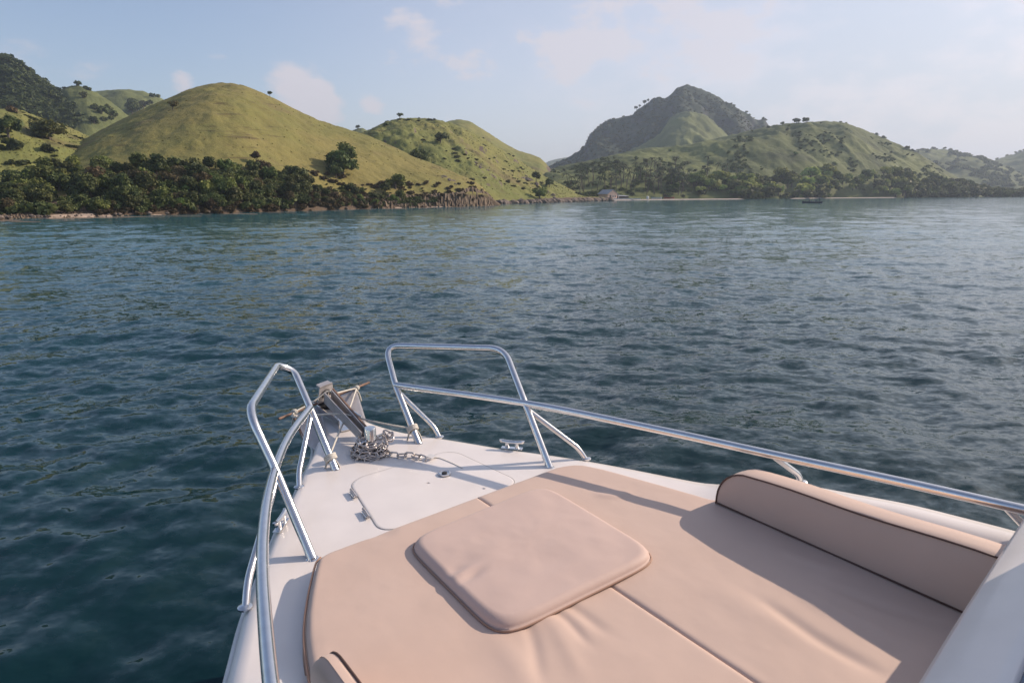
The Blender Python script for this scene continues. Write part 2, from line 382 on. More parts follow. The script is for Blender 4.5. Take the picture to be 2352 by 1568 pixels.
# ------------------------------------------------------------------ water
def water_mat():
    m, t, p = newmat('sea_water'); lk = t.links.new
    p.inputs['Base Color'].default_value = (.0035, .024, .033, 1); p.inputs['Roughness'].default_value = .06; p.inputs['IOR'].default_value = 1.333
    g = nd(t, 'ShaderNodeNewGeometry'); tc = nd(t, 'ShaderNodeTexCoord')
    acc = None
    for scale, amt, st in ((.55, .28, .6), (1.9, .44, .5), (6.5, .58, .6), (15., .42, .7)):
        mp = nd(t, 'ShaderNodeMapping'); lk(tc.outputs['Object'], mp.inputs[0]); mp.inputs['Scale'].default_value = (st, 1, 1); mp.inputs['Rotation'].default_value = (0, 0, .2*scale % .5)
        n = nd(t, 'ShaderNodeTexNoise'); lk(mp.outputs[0], n.inputs['Vector']); n.inputs['Scale'].default_value = scale; n.inputs['Detail'].default_value = 3.5; n.inputs['Roughness'].default_value = .55
        n.inputs['Distortion'].default_value = .3
        s = nd(t, 'ShaderNodeVectorMath', operation='SUBTRACT'); lk(n.outputs['Color'], s.inputs[0]); s.inputs[1].default_value = (.5, .5, .5)
        w = nd(t, 'ShaderNodeVectorMath', operation='MULTIPLY'); lk(s.outputs[0], w.inputs[0]); w.inputs[1].default_value = (amt*.75, amt, 0)
        if acc is None: acc = w.outputs[0]
        else:
            a = nd(t, 'ShaderNodeVectorMath', operation='ADD'); lk(acc, a.inputs[0]); lk(w.outputs[0], a.inputs[1]); acc = a.outputs[0]
    # wind patches: ruffled and smoother areas
    n = nd(t, 'ShaderNodeTexNoise'); mp = nd(t, 'ShaderNodeMapping'); mp.inputs['Scale'].default_value = (.5, 1.2, 1)
    lk(tc.outputs['Object'], mp.inputs[0]); lk(mp.outputs[0], n.inputs['Vector']); n.inputs['Scale'].default_value = .08; n.inputs['Detail'].default_value = 4
    r = nd(t, 'ShaderNodeMapRange'); lk(n.outputs[0], r.inputs[0]); r.inputs[1].default_value = .35; r.inputs[2].default_value = .65; r.inputs[3].default_value = .6; r.inputs[4].default_value = 1.15
    # sheltered, glassier water around the hull; wind ripples too fine to see roughen the open bay
    ln = nd(t, 'ShaderNodeVectorMath', operation='LENGTH'); lk(tc.outputs['Object'], ln.inputs[0])
    rg = nd(t, 'ShaderNodeMapRange', interpolation_type='SMOOTHSTEP'); lk(ln.outputs['Value'], rg.inputs[0])
    for i, q in enumerate((8, 110, .05, .11)): rg.inputs[i+1].default_value = q
    lk(rg.outputs[0], p.inputs['Roughness'])
    # body colour runs from very dark near the boat to paler teal farther out
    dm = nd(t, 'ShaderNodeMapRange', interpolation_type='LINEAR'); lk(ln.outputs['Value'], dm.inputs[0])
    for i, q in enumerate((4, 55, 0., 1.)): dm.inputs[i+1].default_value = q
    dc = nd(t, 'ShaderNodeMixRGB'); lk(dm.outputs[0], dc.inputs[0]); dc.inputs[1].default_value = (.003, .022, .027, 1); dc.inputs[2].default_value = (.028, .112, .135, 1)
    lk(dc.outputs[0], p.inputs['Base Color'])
    rd = nd(t, 'ShaderNodeMapRange', interpolation_type='SMOOTHSTEP'); lk(ln.outputs['Value'], rd.inputs[0])
    for i, q in enumerate((10, 120, 1.15, .34)): rd.inputs[i+1].default_value = q
    rm = nd(t, 'ShaderNodeMath', operation='MULTIPLY'); lk(r.outputs[0], rm.inputs[0]); lk(rd.outputs[0], rm.inputs[1])
    sc_ = nd(t, 'ShaderNodeVectorMath', operation='SCALE'); lk(acc, sc_.inputs[0]); lk(rm.outputs[0], sc_.inputs['Scale'])
    a = nd(t, 'ShaderNodeVectorMath', operation='ADD'); lk(g.outputs['Normal'], a.inputs[0]); lk(sc_.outputs[0], a.inputs[1])
    nn = nd(t, 'ShaderNodeVectorMath', operation='NORMALIZE'); lk(a.outputs[0], nn.inputs[0]); lk(nn.outputs[0], p.inputs['Normal'])
    return m
M['water'] = water_mat()

def build_water():
    rs = [1.0]
    while rs[-1] < 3600:
        r = rs[-1]
        rs.append(r + (max(.045, .0045*r) if r < 60 else .27 + (r-60)*.0125))
    rs = np.array(rs)
    az = np.concatenate((np.radians(np.linspace(-46, 46, 760)), np.radians(np.linspace(48, 312, 67))))
    R, A = np.meshgrid(rs, az, indexing='ij')
    X, Y = R*np.sin(A), R*np.cos(A)
    dr = np.gradient(rs)[:, None]*np.ones_like(A); dth = np.where(np.abs(A) < .81, np.radians(92/760), np.radians(4))*R
    # crests run across the view, so the radial spacing and, less, the angular spacing limit what the grid can carry
    Z = np.zeros_like(X)
    g = np.random.default_rng(5)
    patch = .75 + .5*fbm(X*.05, Y*.09, 3, 31)
    for i in range(110):
        lam = .28*(9/.28)**g.random()
        ang = math.radians(90+14) + g.normal(0, .62)          # travelling towards / away from the viewer
        kx, ky = 2*PI/lam*math.cos(ang), 2*PI/lam*math.sin(ang)
        slope = .0155*(1.6 if lam < 1.3 else 1.0 if lam < 2.5 else .5)*g.uniform(.5, 1.4)
        need = 2.6*(dr*abs(math.sin(ang)) + dth*abs(math.cos(ang)))
        wgt = np.clip((lam/need - 1.0), 0, 1)
        if lam < 1.5: wgt = wgt*patch
        ph = kx*X + ky*Y + g.uniform(0, 6.28)
        # trochoid-like: narrow crests
        Z += slope*lam/(2*PI)*wgt*(np.sin(ph) + .22*np.sin(2*ph + PI/2))
    # a low wake swell that leaves the bow towards the right
    u = X*.30 + Y*.95; v = X*.95 - Y*.30
    Z += .035*np.sin(2*PI*(u/3.4) + .35*np.sin(v*.7) )*np.exp(-((X-3.5)/4.5)**2 - ((Y-6.5)/4.0)**2)
    V = np.stack((X, Y, Z), -1)
    nr, nc = X.shape
    q = grid_quads(nr, nc, wrap=True)[:, ::-1]
    V = np.concatenate((V.reshape(-1, 3), [[0, 0, 0]])); last = len(V)-1
    j = np.arange(nc); tr = np.stack((j, np.full(nc, last), (j+1) % nc), -1)
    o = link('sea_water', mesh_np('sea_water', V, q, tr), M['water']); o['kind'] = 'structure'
build_water()
# sea bed far below closes the world under the water
sb = MB(); sb.add([(-3600, -3600, -.9), (3600, -3600, -.9), (3600, 3600, -.9), (-3600, 3600, -.9)], [(0, 1, 2, 3)])
tag(sb.build('sea_bed', M['wet_sand']), kind='structure')

# ------------------------------------------------------------------ hills
class Hill:
    """a heightfield lofted from shore to ridge and down the far side"""
    def __init__(s, name, mat, sil, Ds, Dr, p=1.0, amp=.02, gul=.0, gs=30., nx=260, nt=110, seed=0, cliff=None, back=2.0, rough=.5, detail=0.6):
        xs = np.linspace(sil[0][0], sil[-1][0], nx)
        sil_y = np.interp(xs, [q[0] for q in sil], [q[1] for q in sil])
        # soften the polyline a little
        k = np.array([1, 2, 3, 2, 1.]); k /= k.sum(); sil_y = np.convolve(np.pad(sil_y, 2, mode='edge'), k, 'valid')
        ds = np.interp(xs, [q[0] for q in Ds], [q[1] for q in Ds]); dr = np.interp(xs, [q[0] for q in Dr], [q[1] for q in Dr])
        ksm = np.hanning(31); ksm /= ksm.sum()
        ds = np.convolve(np.pad(ds, 15, mode='edge'), ksm, 'valid'); dr = np.convolve(np.pad(dr, 15, mode='edge'), ksm, 'valid')
        rx, el = [], []
        for x, y in zip(xs, sil_y):
            r = ray(x, y); h = math.hypot(r.x, r.y); rx.append((r.x/h, r.y/h)); el.append(r.z/h)
        rx = np.array(rx); el = np.array(el)
        t = np.concatenate((np.linspace(0, .06, 10)[:-1], np.linspace(.06, 1.1, nt), np.linspace(1.1, back, 26)[1:]))
        T, E = np.meshgrid(t, el, indexing='ij')
        D = ds[None, :] + (dr-ds)[None, :]*T
        X, Y = D*rx[None, :, 0], D*rx[None, :, 1]
        prof = np.where(T < 1, np.sin(np.clip(T, 0, 1)*PI/2)**p, np.cos(np.clip(T-1, 0, 1)*PI/2)**.9)
        hr = np.maximum(E*D[np.argmin(abs(t-1))][None, :] + CAMZ, 0)
        # make the skyline of every column meet the silhouette
        for _ in range(4):
            Z = prof*hr; m = ((Z-CAMZ)/D).max(0); ztop = (el*dr + CAMZ); mt = el
            hr = hr*np.clip((mt*dr+CAMZ+1e-3)/(m*dr+CAMZ+1e-3), .3, 3)[None, :]
        Z = prof*hr
        big = hr.max()
        mask = np.sin(np.clip(T/1.0, 0, 1)*PI)**.8
        if gul:
            # gullies: ridged noise that varies across the slope, a little down it
            q = 1-np.abs(fbm((X+.25*Y)/gs, (Y)/(gs*2.6), 4, seed+3))*2.2
            Z = Z + gul*mask*(q-.6)*hr/big*big*.12
        Z = Z + amp*big*fbm(X/(gs*1.3), Y/(gs*1.3), 5, seed)*mask*np.clip(hr/big*1.6, 0, 1)
        Z = Z + detail*fbm(X/(gs*.16), Y/(gs*.16), 4, seed+9, .6)*np.clip(T*6, 0, 1)*np.clip(hr/big*3, .15, 1)*np.where(T < .93, 1, .45)
        for _ in range(3):
            m = ((Z-CAMZ)/D).max(0); q = np.clip((el*dr+CAMZ+1e-3)/(m*dr+CAMZ+1e-3), .6, 1.6); kk = np.hanning(23); kk /= kk.sum()
            q = np.convolve(np.pad(q, 11, mode='edge'), kk, 'valid'); Z = np.where(Z > .5, Z*q[None, :], Z)
        if cliff is not None:
            ch = np.interp(xs, [q[0] for q in cliff], [q[1] for q in cliff])[None, :]
            Z = np.maximum(Z, ch*sstep(T, .0, .035)*(1+.12*fbm(X/3, Y/3, 3, seed+4)))
        Z = Z - np.where(T <= 0.0001, .8, 0)
        Z[-1] = -.8
        s.xs, s.t, s.X, s.Y, s.Z = xs, t, X, Y, Z
        V = np.stack((X, Y, Z), -1)
        s.o = link(name, mesh_np(name, V, grid_quads(*X.shape)[:, ::-1]), mat); s.o['kind'] = 'structure'
    def p(s, x, t):
        j = np.interp(x, s.xs, np.arange(len(s.xs))); i = np.interp(t, s.t, np.arange(len(s.t)))
        j0, i0 = int(min(j, len(s.xs)-2)), int(min(i, len(s.t)-2)); fj, fi = j-j0, i-i0
        out = []
        for A in (s.X, s.Y, s.Z):
            out.append(float((A[i0, j0]*(1-fj)+A[i0, j0+1]*fj)*(1-fi) + (A[i0+1, j0]*(1-fj)+A[i0+1, j0+1]*fj)*fi))
        return Vector(out)
    def pix(s, x, y):
        """first point of the slope seen at photo pixel (x, y), and its t; the ridge if the pixel is above it"""
        best = None
        for t in np.linspace(.0, 1.15, 150):
            P = s.p(x, t); py = proj(P)[1]
            if best is None or py < best[0]: best = (py, P, t)
            if py <= y: return P, t
        return best[1], best[2]

SHORE = [(-120, 90), (0, 92), (130, 94), (300, 97), (500, 102), (700, 112), (900, 126), (1060, 138), (1140, 150)]
hillA = Hill('dome_hill', M['hill_gold'],
    [(-140, 470), (-60, 440), (0, 418), (50, 395), (90, 376), (130, 358), (175, 331), (220, 305), (260, 284), (300, 264), (350, 240), (400, 220), (430, 206), (455, 199), (480, 193), (505, 190), (530, 191), (560, 196),
     (600, 212), (640, 231), (680, 252), (730, 275), (770, 288), (800, 297), (850, 313), (900, 335), (950, 359), (1000, 378), (1050, 399), (1085, 414), (1105, 426), (1118, 442), (1130, 462), (1142, 474), (1150, 480)],
    SHORE + [(1150, 151)], [(-140, 150), (0, 168), (100, 185), (300, 208), (500, 215), (700, 205), (900, 188), (1050, 170), (1150, 164)],
    p=.95, amp=.03, gul=.22, gs=26, nx=430, nt=170, seed=1, detail=.45,
    cliff=[(-140, 0), (560, .2), (700, .8), (780, 1.4), (850, 1.7), (950, 2.0), (1040, 2.3), (1075, 3.2), (1120, 2.4), (1136, 1.1), (1150, 0)])
hillB = Hill('second_hill', M['hill_green'],
    [(740, 350), (790, 325), (822, 309), (850, 298), (870, 287), (895, 277), (918, 272), (950, 271), (985, 272), (1020, 278), (1060, 291), (1100, 312), (1150, 342), (1200, 374), (1250, 404), (1290, 424), (1330, 444), (1362, 455), (1385, 462), (1400, 466)],
    [(740, 150), (1100, 158), (1200, 175), (1300, 198), (1400, 232)], [(740, 230), (900, 258), (1050, 270), (1200, 268), (1320, 258), (1400, 262)],
    p=.9, amp=.05, gul=.45, gs=22, nx=300, nt=120, seed=12, detail=1.1, cliff=[(740, 0), (1100, .6), (1200, 1.3), (1300, 1.5), (1385, 1.2), (1400, 0)])
hillB2 = Hill('hill_behind', M['hill_green'],
    [(960, 320), (1000, 292), (1030, 278), (1055, 274), (1080, 279), (1120, 304), (1160, 330), (1190, 346), (1215, 353), (1240, 362), (1255, 376), (1270, 395), (1285, 420), (1300, 440)],
    [(960, 300), (1300, 300)], [(960, 430), (1300, 400)], p=.95, amp=.03, gul=.25, gs=40, nx=140, nt=70, seed=21, detail=.8)
hillF = Hill('low_left_hill', M['hill_green'],
    [(-160, 262), (-60, 250), (0, 249), (25, 249), (50, 253), (84, 267), (134, 284), (168, 296), (200, 311), (240, 335), (280, 360), (330, 400), (360, 430)],
    [(-160, 110), (360, 120)], [(-160, 215), (0, 222), (200, 235), (360, 230)], p=.85, amp=.03, gul=.2, gs=24, nx=160, nt=90, seed=30, detail=.8)
hillC = Hill('dark_peak', M['hill_forest'],
    [(-260, 190), (-140, 150), (-40, 142), (0, 140), (24, 141), (50, 158), (74, 178), (101, 198), (124, 211), (160, 232), (200, 256), (250, 285), (300, 320), (350, 360)],
    [(-260, 260), (350, 260)], [(-260, 440), (350, 400)], p=.95, amp=.04, gul=.5, gs=45, nx=200, nt=80, seed=41, detail=2.0)
hillD = Hill('left_back_hill', M['hill_far_green'],
    [(60, 270), (100, 232), (134, 210), (148, 201), (175, 196), (195, 200), (208, 206), (230, 218), (252, 232), (275, 250), (300, 270), (340, 310), (370, 340)],
    [(60, 280), (370, 260)], [(60, 420), (370, 380)], p=.9, amp=.05, gul=.6, gs=35, nx=120, nt=60, seed=52, detail=1.2)
hillE = Hill('left_far_hill', M['hill_far_green'],
    [(130, 250), (180, 220), (215, 210), (252, 207), (286, 205), (326, 209), (353, 218), (372, 226), (420, 262), (480, 320)],
    [(130, 400), (480, 400)], [(130, 560), (480, 540)], p=.95, amp=.03, gul=.3, gs=45, nx=120, nt=50, seed=63, detail=1.2)
hillM = Hill('saddle_hill', M['hill_far_green'], [(770, 330), (800, 306), (818, 295), (832, 294), (846, 301), (880, 330), (920, 370)],
    [(770, 330), (920, 330)], [(770, 480), (920, 470)], p=.95, amp=.03, gs=40, nx=60, nt=40, seed=66, detail=1.)
hillH = Hill('broad_right_hill', M['hill_far_green'],
    [(1225, 425), (1252, 392), (1289, 381), (1330, 373), (1367, 366), (1405, 357), (1441, 349), (1484, 340), (1540, 337), (1589, 331), (1652, 316), (1706, 304), (1765, 290), (1804, 284), (1863, 280), (1902, 278), (1941, 282), (1980, 296), (2019, 312), (2058, 329),
     (2097, 346), (2136, 368), (2175, 394), (2214, 416), (2238, 433), (2260, 447), (2290, 452)],
    [(1225, 245), (1400, 255), (1690, 300), (1900, 365), (2100, 430), (2290, 520)], [(1225, 420), (1400, 450), (1600, 520), (1800, 560), (2000, 590), (2290, 640)],
    p=.86, amp=.07, gul=1.7, gs=62, nx=420, nt=150, seed=75, detail=2.0)
hillK = Hill('foot_knoll', M['hill_far_green'],
    [(1270, 440), (1300, 424), (1340, 408), (1380, 397), (1420, 389), (1455, 388), (1480, 392), (1510, 405), (1540, 424), (1570, 445)],
    [(1270, 250), (1570, 290)], [(1270, 330), (1570, 350)], p=.9, amp=.05, gul=.5, gs=30, nx=120, nt=60, seed=81, detail=1.0)
hillG = Hill('rocky_peak', M['hill_rock'],
    [(1150, 430), (1200, 410), (1249, 389), (1280, 372), (1306, 361), (1328, 348), (1344, 334), (1353, 312), (1373, 291), (1397, 276), (1425, 270), (1451, 265), (1460, 255), (1474, 246), (1490, 235), (1500, 225), (1512, 223), (1523, 226), (1535, 223), (1546, 212), (1556, 201),
     (1572, 195), (1589, 197), (1617, 207), (1640, 217), (1656, 227), (1687, 244), (1714, 260), (1738, 276), (1746, 275), (1757, 273), (1764, 287), (1780, 302), (1830, 335), (1900, 375), (2000, 430)],
    [(1150, 560), (2000, 640)], [(1150, 760), (1400, 820), (2000, 850)], p=.72, amp=.10, gul=1.3, gs=85, nx=340, nt=130, seed=90, detail=4.5)
hillS = Hill('grassy_spur', M['hill_far_green'],
    [(1380, 372), (1430, 350), (1480, 330), (1515, 300), (1540, 270), (1556, 259), (1580, 256), (1610, 260), (1632, 272), (1652, 292), (1680, 318), (1720, 345), (1760, 370)],
    [(1380, 480), (1760, 520)], [(1380, 700), (1560, 745), (1760, 720)], p=.8, amp=.06, gul=.9, gs=50, nx=150, nt=70, seed=95, detail=2.5)
hillI = Hill('hazy_right_hill', M['hill_far_green'],
    [(2020, 400), (2070, 355), (2100, 345), (2140, 343), (2175, 343), (2215, 354), (2260, 366), (2290, 374), (2330, 392), (2400, 430), (2460, 450)],
    [(2020, 820), (2460, 760)], [(2020, 1120), (2460, 1050)], p=.9, amp=.05, gul=.7, gs=120, nx=140, nt=60, seed=101, detail=5)
hillI2 = Hill('hazy_edge_hill', M['hill_far_green'],
    [(2180, 430), (2215, 396), (2250, 382), (2280, 370), (2310, 359), (2352, 347), (2420, 322), (2500, 300), (2580, 320), (2680, 380)],
    [(2180, 1000), (2680, 900)], [(2180, 1400), (2680, 1300)], p=.9, amp=.05, gul=.7, gs=140, nx=140, nt=60, seed=112, detail=6)
hillJ = Hill('distant_hill', M['hill_far_green'],
    [(1215, 395), (1245, 378), (1262, 370), (1275, 366), (1295, 362), (1330, 360), (1370, 372), (1420, 400)],
    [(1215, 1500), (1420, 1500)], [(1215, 1900), (1420, 1900)], p=.9, amp=.03, gs=150, nx=60, nt=40, seed=120, detail=5)

# ------------------------------------------------------------------ beaches, cliff, rocks
def strip(name, mat, line, w0, w1, h, kind='structure', nseg=160, seed=0):
    """a low sand bank that runs along a shore given as (pixel x, distance)"""
    xs = np.linspace(line[0][0], line[-1][0], nseg); D = np.interp(xs, [q[0] for q in line], [q[1] for q in line])
    rows = [(-w0-1.2, -.5), (-w0, -.04), (-w0*.5, h*.45), (0, h), (w1*.5, h*1.25), (w1, h*1.2), (w1+.5, -.5)]
    V = []
    taper = np.minimum(1, np.minimum(np.arange(nseg), np.arange(nseg)[::-1])/8)
    for off, z in rows:
        for i, (x, d_) in enumerate(zip(xs, D)):
            r = ray(x, 700); k = math.hypot(r.x, r.y); dd = d_ + off + .5*float(fbm(x/14, off*.2, 3, seed))
            V.append((r.x/k*dd, r.y/k*dd, z*taper[i] if z > 0 else z))
    o = link(name, mesh_np(name, V, grid_quads(len(rows), nseg)[:, ::-1]), mat); o['kind'] = kind
    return o
strip('beach', M['wet_sand'], [(105, 93.5)] + [(q[0], q[1]) for q in SHORE if 110 < q[0] < 1100], 1.0, 1.5, .34, seed=3)
strip('sand_beach', M['sand'], [(1378, 236), (1440, 247), (1560, 268), (1690, 292)], 2.0, 3.5, .28, seed=5)
strip('sand_spit', M['sand'], [(1790, 322), (1880, 352), (1960, 378), (2030, 402)], 2.0, 3.5, .26, seed=6)

def cliff():
    xs = np.linspace(-100, 1141, 1300); D = np.interp(xs, [q[0] for q in SHORE], [q[1] for q in SHORE])
    H = np.interp(xs, [-100, 0, 400, 590, 700, 780, 830, 900, 960, 1040, 1062, 1080, 1100, 1122, 1134, 1141], [.45, .5, .6, .7, 1.0, 1.5, 2.1, 2.4, 2.4, 2.7, 3.2, 3.9, 3.6, 3.0, 1.7, .3])
    H = H*(1+.12*fbm(xs/14, xs*0, 3, 8))
    zt = np.array([-.15, 0, .06, .18, .34, .5, .66, .8, .92, 1.0, 1.03])
    V = np.zeros((len(zt), len(xs), 3))
    for i, z in enumerate(zt):
        s = xs/8.5 + 1.3*fbm(xs/22, np.full_like(xs, z*.8), 4, 5) + z*.6
        rib = np.abs(((s*1.0) % 1.0)-.5)*2*.8+.2; rib2 = np.abs(((s*2.7+.3) % 1)-.5)*2
        off = 1.7*z**1.3 - .17*np.maximum(0, 1-rib)**.7*(1-.5*z) - .13*(1-rib2) + .7*fbm(xs/3, np.full_like(xs, z*4), 3, 19) - .55
        if z > 1.0: off = off + 3.0
        dd = D + off
        r = [ray(x, 700) for x in xs]; k = np.array([math.hypot(q.x, q.y) for q in r]); rx = np.array([q.x for q in r])/k; ry = np.array([q.y for q in r])/k
        V[i, :, 0] = rx*dd; V[i, :, 1] = ry*dd
        V[i, :, 2] = np.where(z < 0, -.6, H*min(z, 1.0) + (.35 if z < 1.02 else .05)*0 + .12*fbm(xs/2, np.full_like(xs, z*3), 2, 7)*z)
    o = link('cliff', mesh_np('cliff', V, grid_quads(len(zt), len(xs))[:, ::-1], smooth=False), M['cliff']); o['kind'] = 'structure'
cliff()

def rock_mesh(seed, n=2):
    bm = bmesh.new(); bmesh.ops.create_icosphere(bm, subdivisions=n, radius=1)
    g = np.random.default_rng(seed); off = g.random(3)*50
    for v in bm.verts:
        q = v.co; k = 1 + .5*float(fbm(q.x*1.3+off[0]+q.z, q.y*1.3+off[1]-q.z*.7, 3, seed))
        v.co = Vector((q.x*k*1.15, q.y*k, q.z*k*.75))
    m = bpy.data.meshes.new('rock'); bm.to_mesh(m); bm.free(); return m
ROCKS = [rock_mesh(i) for i in range(4)]
def scatter_join(name, items, mat, kind='stuff', smooth=False):
    """items: (mesh, Matrix) joined into one object"""
    Vs, T, n = [], [], 0; cache = {}
    for me, Mx in items:
        if me.name not in cache:
            co = np.empty(len(me.vertices)*3, np.float32); me.vertices.foreach_get('co', co)
            me.calc_loop_triangles(); tr = np.empty(len(me.loop_triangles)*3, np.int32); me.loop_triangles.foreach_get('vertices', tr)
            cache[me.name] = (co.reshape(-1, 3), tr.reshape(-1, 3))
        co, tr = cache[me.name]; A = np.array(Mx)
        Vs.append(co @ A[:3, :3].T + A[:3, 3]); T.append(tr+n); n += len(co)
    o = link(name, mesh_np(name, np.concatenate(Vs), None, np.concatenate(T), smooth), mat); o['kind'] = kind
    return o
def TRS(p, rz, s):
    return Matrix.Translation(p) @ Matrix.Rotation(rz, 4, 'Z') @ Matrix.Diagonal((*(s if hasattr(s, '__len__') else (s, s, s)), 1))
items = []
for i in range(170):                                          # dark boulders at the foot of the second hill
    x = random.uniform(1135, 1400); P = hillB.p(x, random.uniform(-.0, .02)); P.z = random.uniform(0, .5)
    s = random.uniform(.4, 1.1); items.append((random.choice(ROCKS), TRS(P, random.random()*6, (s*1.4, s, s))))
for i in range(120):                                          # stones on the long beach
    x = random.uniform(20, 1090); D = np.interp(x, [q[0] for q in SHORE], [q[1] for q in SHORE]) + random.uniform(-1.4, 1.4); r = ray(x, 700); k = math.hypot(r.x, r.y)
    s = random.uniform(.1, .32); items.append((random.choice(ROCKS), TRS(Vector((r.x/k*D, r.y/k*D, .25)), random.random()*6, s)))
tag(scatter_join('shore_rocks', items, M['rock']), 'dark boulders and stones along the waterline', 'rocks')

for (x, y, w, lab) in ((925, 368, 3.2, 'dark rock outcrop high on the second grassy hill'), (1215, 412, 5.5, 'long brown rock outcrop on the right shoulder of the second hill'),
                       (1105, 384, 4.2, 'brown rock outcrop in the middle of the second hill slope'), (1262, 446, 4.5, 'rounded brown rock outcrop low on the second hill near its shore'),
                       (1030, 412, 3.4, 'brown rock face above the headland cliff on the dome hill')):
    h = hillA if x == 1030 else hillB
    P, t = h.pix(x, y); e = empty('rock_outcrop', P, label=lab, cat='rock')
    pw = w*F_PX/P.length
    for k in range(11):
        u = random.uniform(-.5, .5); Q, t = h.pix(x + u*pw, y + u*pw*.55 + random.uniform(-.12, .12)*pw)
        s = w*random.uniform(.07, .17); o = link('rock', ROCKS[k % 4], M['rock'], e, Q - P - Vector((0, 0, .35*s))); o.scale = (s*1.2, s, s*.9); o.rotation_euler = (0, 0, random.random()*6)

# ------------------------------------------------------------------ trees
def crown_mesh(seed, n=420, leaf=.15, lobes=8, flat=.8, core=True, spread=.62, lo=-.35):
    """foliage of radius about 1 standing on z=0 .. 2*flat: many leaf clumps over several lobes"""
    g = np.random.default_rng(seed); C = []
    for i in range(lobes):
        a = g.random()*6.28; r = spread*math.sqrt(g.random()); C.append((r*math.cos(a), r*math.sin(a), flat*(1 + g.uniform(lo, .55)*(1-.5*r)), g.uniform(.28, .5)))
    V, T = [], []
    for i in range(n):
        c = C[g.integers(lobes)]; dv = g.normal(size=3); dv /= np.linalg.norm(dv)
        if dv[2] < -.5: dv[2] *= -1
        p = np.array(c[:3]) + dv*c[3]*g.uniform(.62, 1.12)*np.array((1, 1, flat))
        a = dv + g.normal(size=3)*.55; a /= np.linalg.norm(a)
        u = np.cross(a, g.normal(size=3)); u /= np.linalg.norm(u); w = np.cross(a, u); s = leaf*g.uniform(.6, 1.5)
        b = len(V); V += [p-u*s, p+w*s*.55-a*.1*s, p+u*s, p-w*s*.6+a*.25*s]; T += [(b, b+1, b+2, b+3)]
    q = list(T); tr = []
    if core:
        for c in C:
            bm = bmesh.new(); bmesh.ops.create_icosphere(bm, subdivisions=1, radius=c[3]*.74)
            b = len(V); V += [np.array(c[:3]) + np.array(v.co)*np.array((1, 1, flat))*g.uniform(.85, 1.1) for v in bm.verts]
            tr += [tuple(v.index+b for v in f.verts) for f in bm.faces]; bm.free()
    return mesh_np('crown', np.array(V), np.array(q), np.array(tr) if tr else None, smooth=False)
def trunk_mesh(h=.9, r=.07, limbs=3, seed=0):
    g = random.Random(seed); b = MB()
    b.tube([(0, 0, -.3), (.02, .01, h*.4), (.05, -.02, h)], [r*1.25, r, r*.6], 6)
    for i in range(limbs):
        a = i*6.28/limbs + g.random(); z = h*g.uniform(.4, .7)
        b.tube([(.02, 0, z), (.22*math.cos(a), .22*math.sin(a), z+.25*h), (.45*math.cos(a), .45*math.sin(a), z+.5*h)], [r*.55, r*.42, r*.2], 5)
    return b.mesh('trunk')
def clone(me, mat): c = me.copy(); c.materials.clear(); c.materials.append(mat); return c
CR = [crown_mesh(100+i, 720, .105, 9, .8) for i in range(5)]
TALL = [crown_mesh(200+i, 720, .105, 10, 1.0, spread=.5) for i in range(3)]
UMB = crown_mesh(300, 380, .13, 9, .32, spread=.75, lo=.1)
LOW = [crown_mesh(400+i, 170, .22, 5, .6, spread=.5) for i in range(3)]
TRK = [trunk_mesh(.95, .07, 3, i) for i in range(3)]
TRKT = trunk_mesh(1.4, .06, 4, 5)
for k in range(3): TRK[k].materials.append(M['bark'])
TRKT.materials.append(M['bark'])
BANK = {}
def variants(key, meshes, mat):
    if key not in BANK: BANK[key] = [clone(m, M[mat]) for m in meshes]
    return BANK[key]
def tree(name, P, r, kind='CR', mat='leaf_dark', label='', cat='tree', group=None, trunk=True, lift=0., squash=1.):
    """a tree of crown radius r whose foot stands at P"""
    src = {'CR': CR, 'TALL': TALL, 'UMB': [UMB], 'LOW': LOW}[kind]
    me = random.choice(variants((kind, mat), src, mat))
    e = empty(name, P, random.random()*6.28, label=label, cat=cat, group=group)
    e.scale = (r*random.uniform(.9, 1.12), r*random.uniform(.9, 1.12), r*squash)
    if kind == 'LOW' and name == 'tree': trunk = False; lift -= .2
    c = link('crown', me, None, e, (0, 0, lift))
    if trunk:
        tm = TRKT if kind == 'TALL' else random.choice(TRK)
        k = link('trunk', tm, None, e); tw = 2.2 if kind == 'UMB' else 1; k.scale = (tw, tw, max(.6, (lift+.75)/.95))
    return e

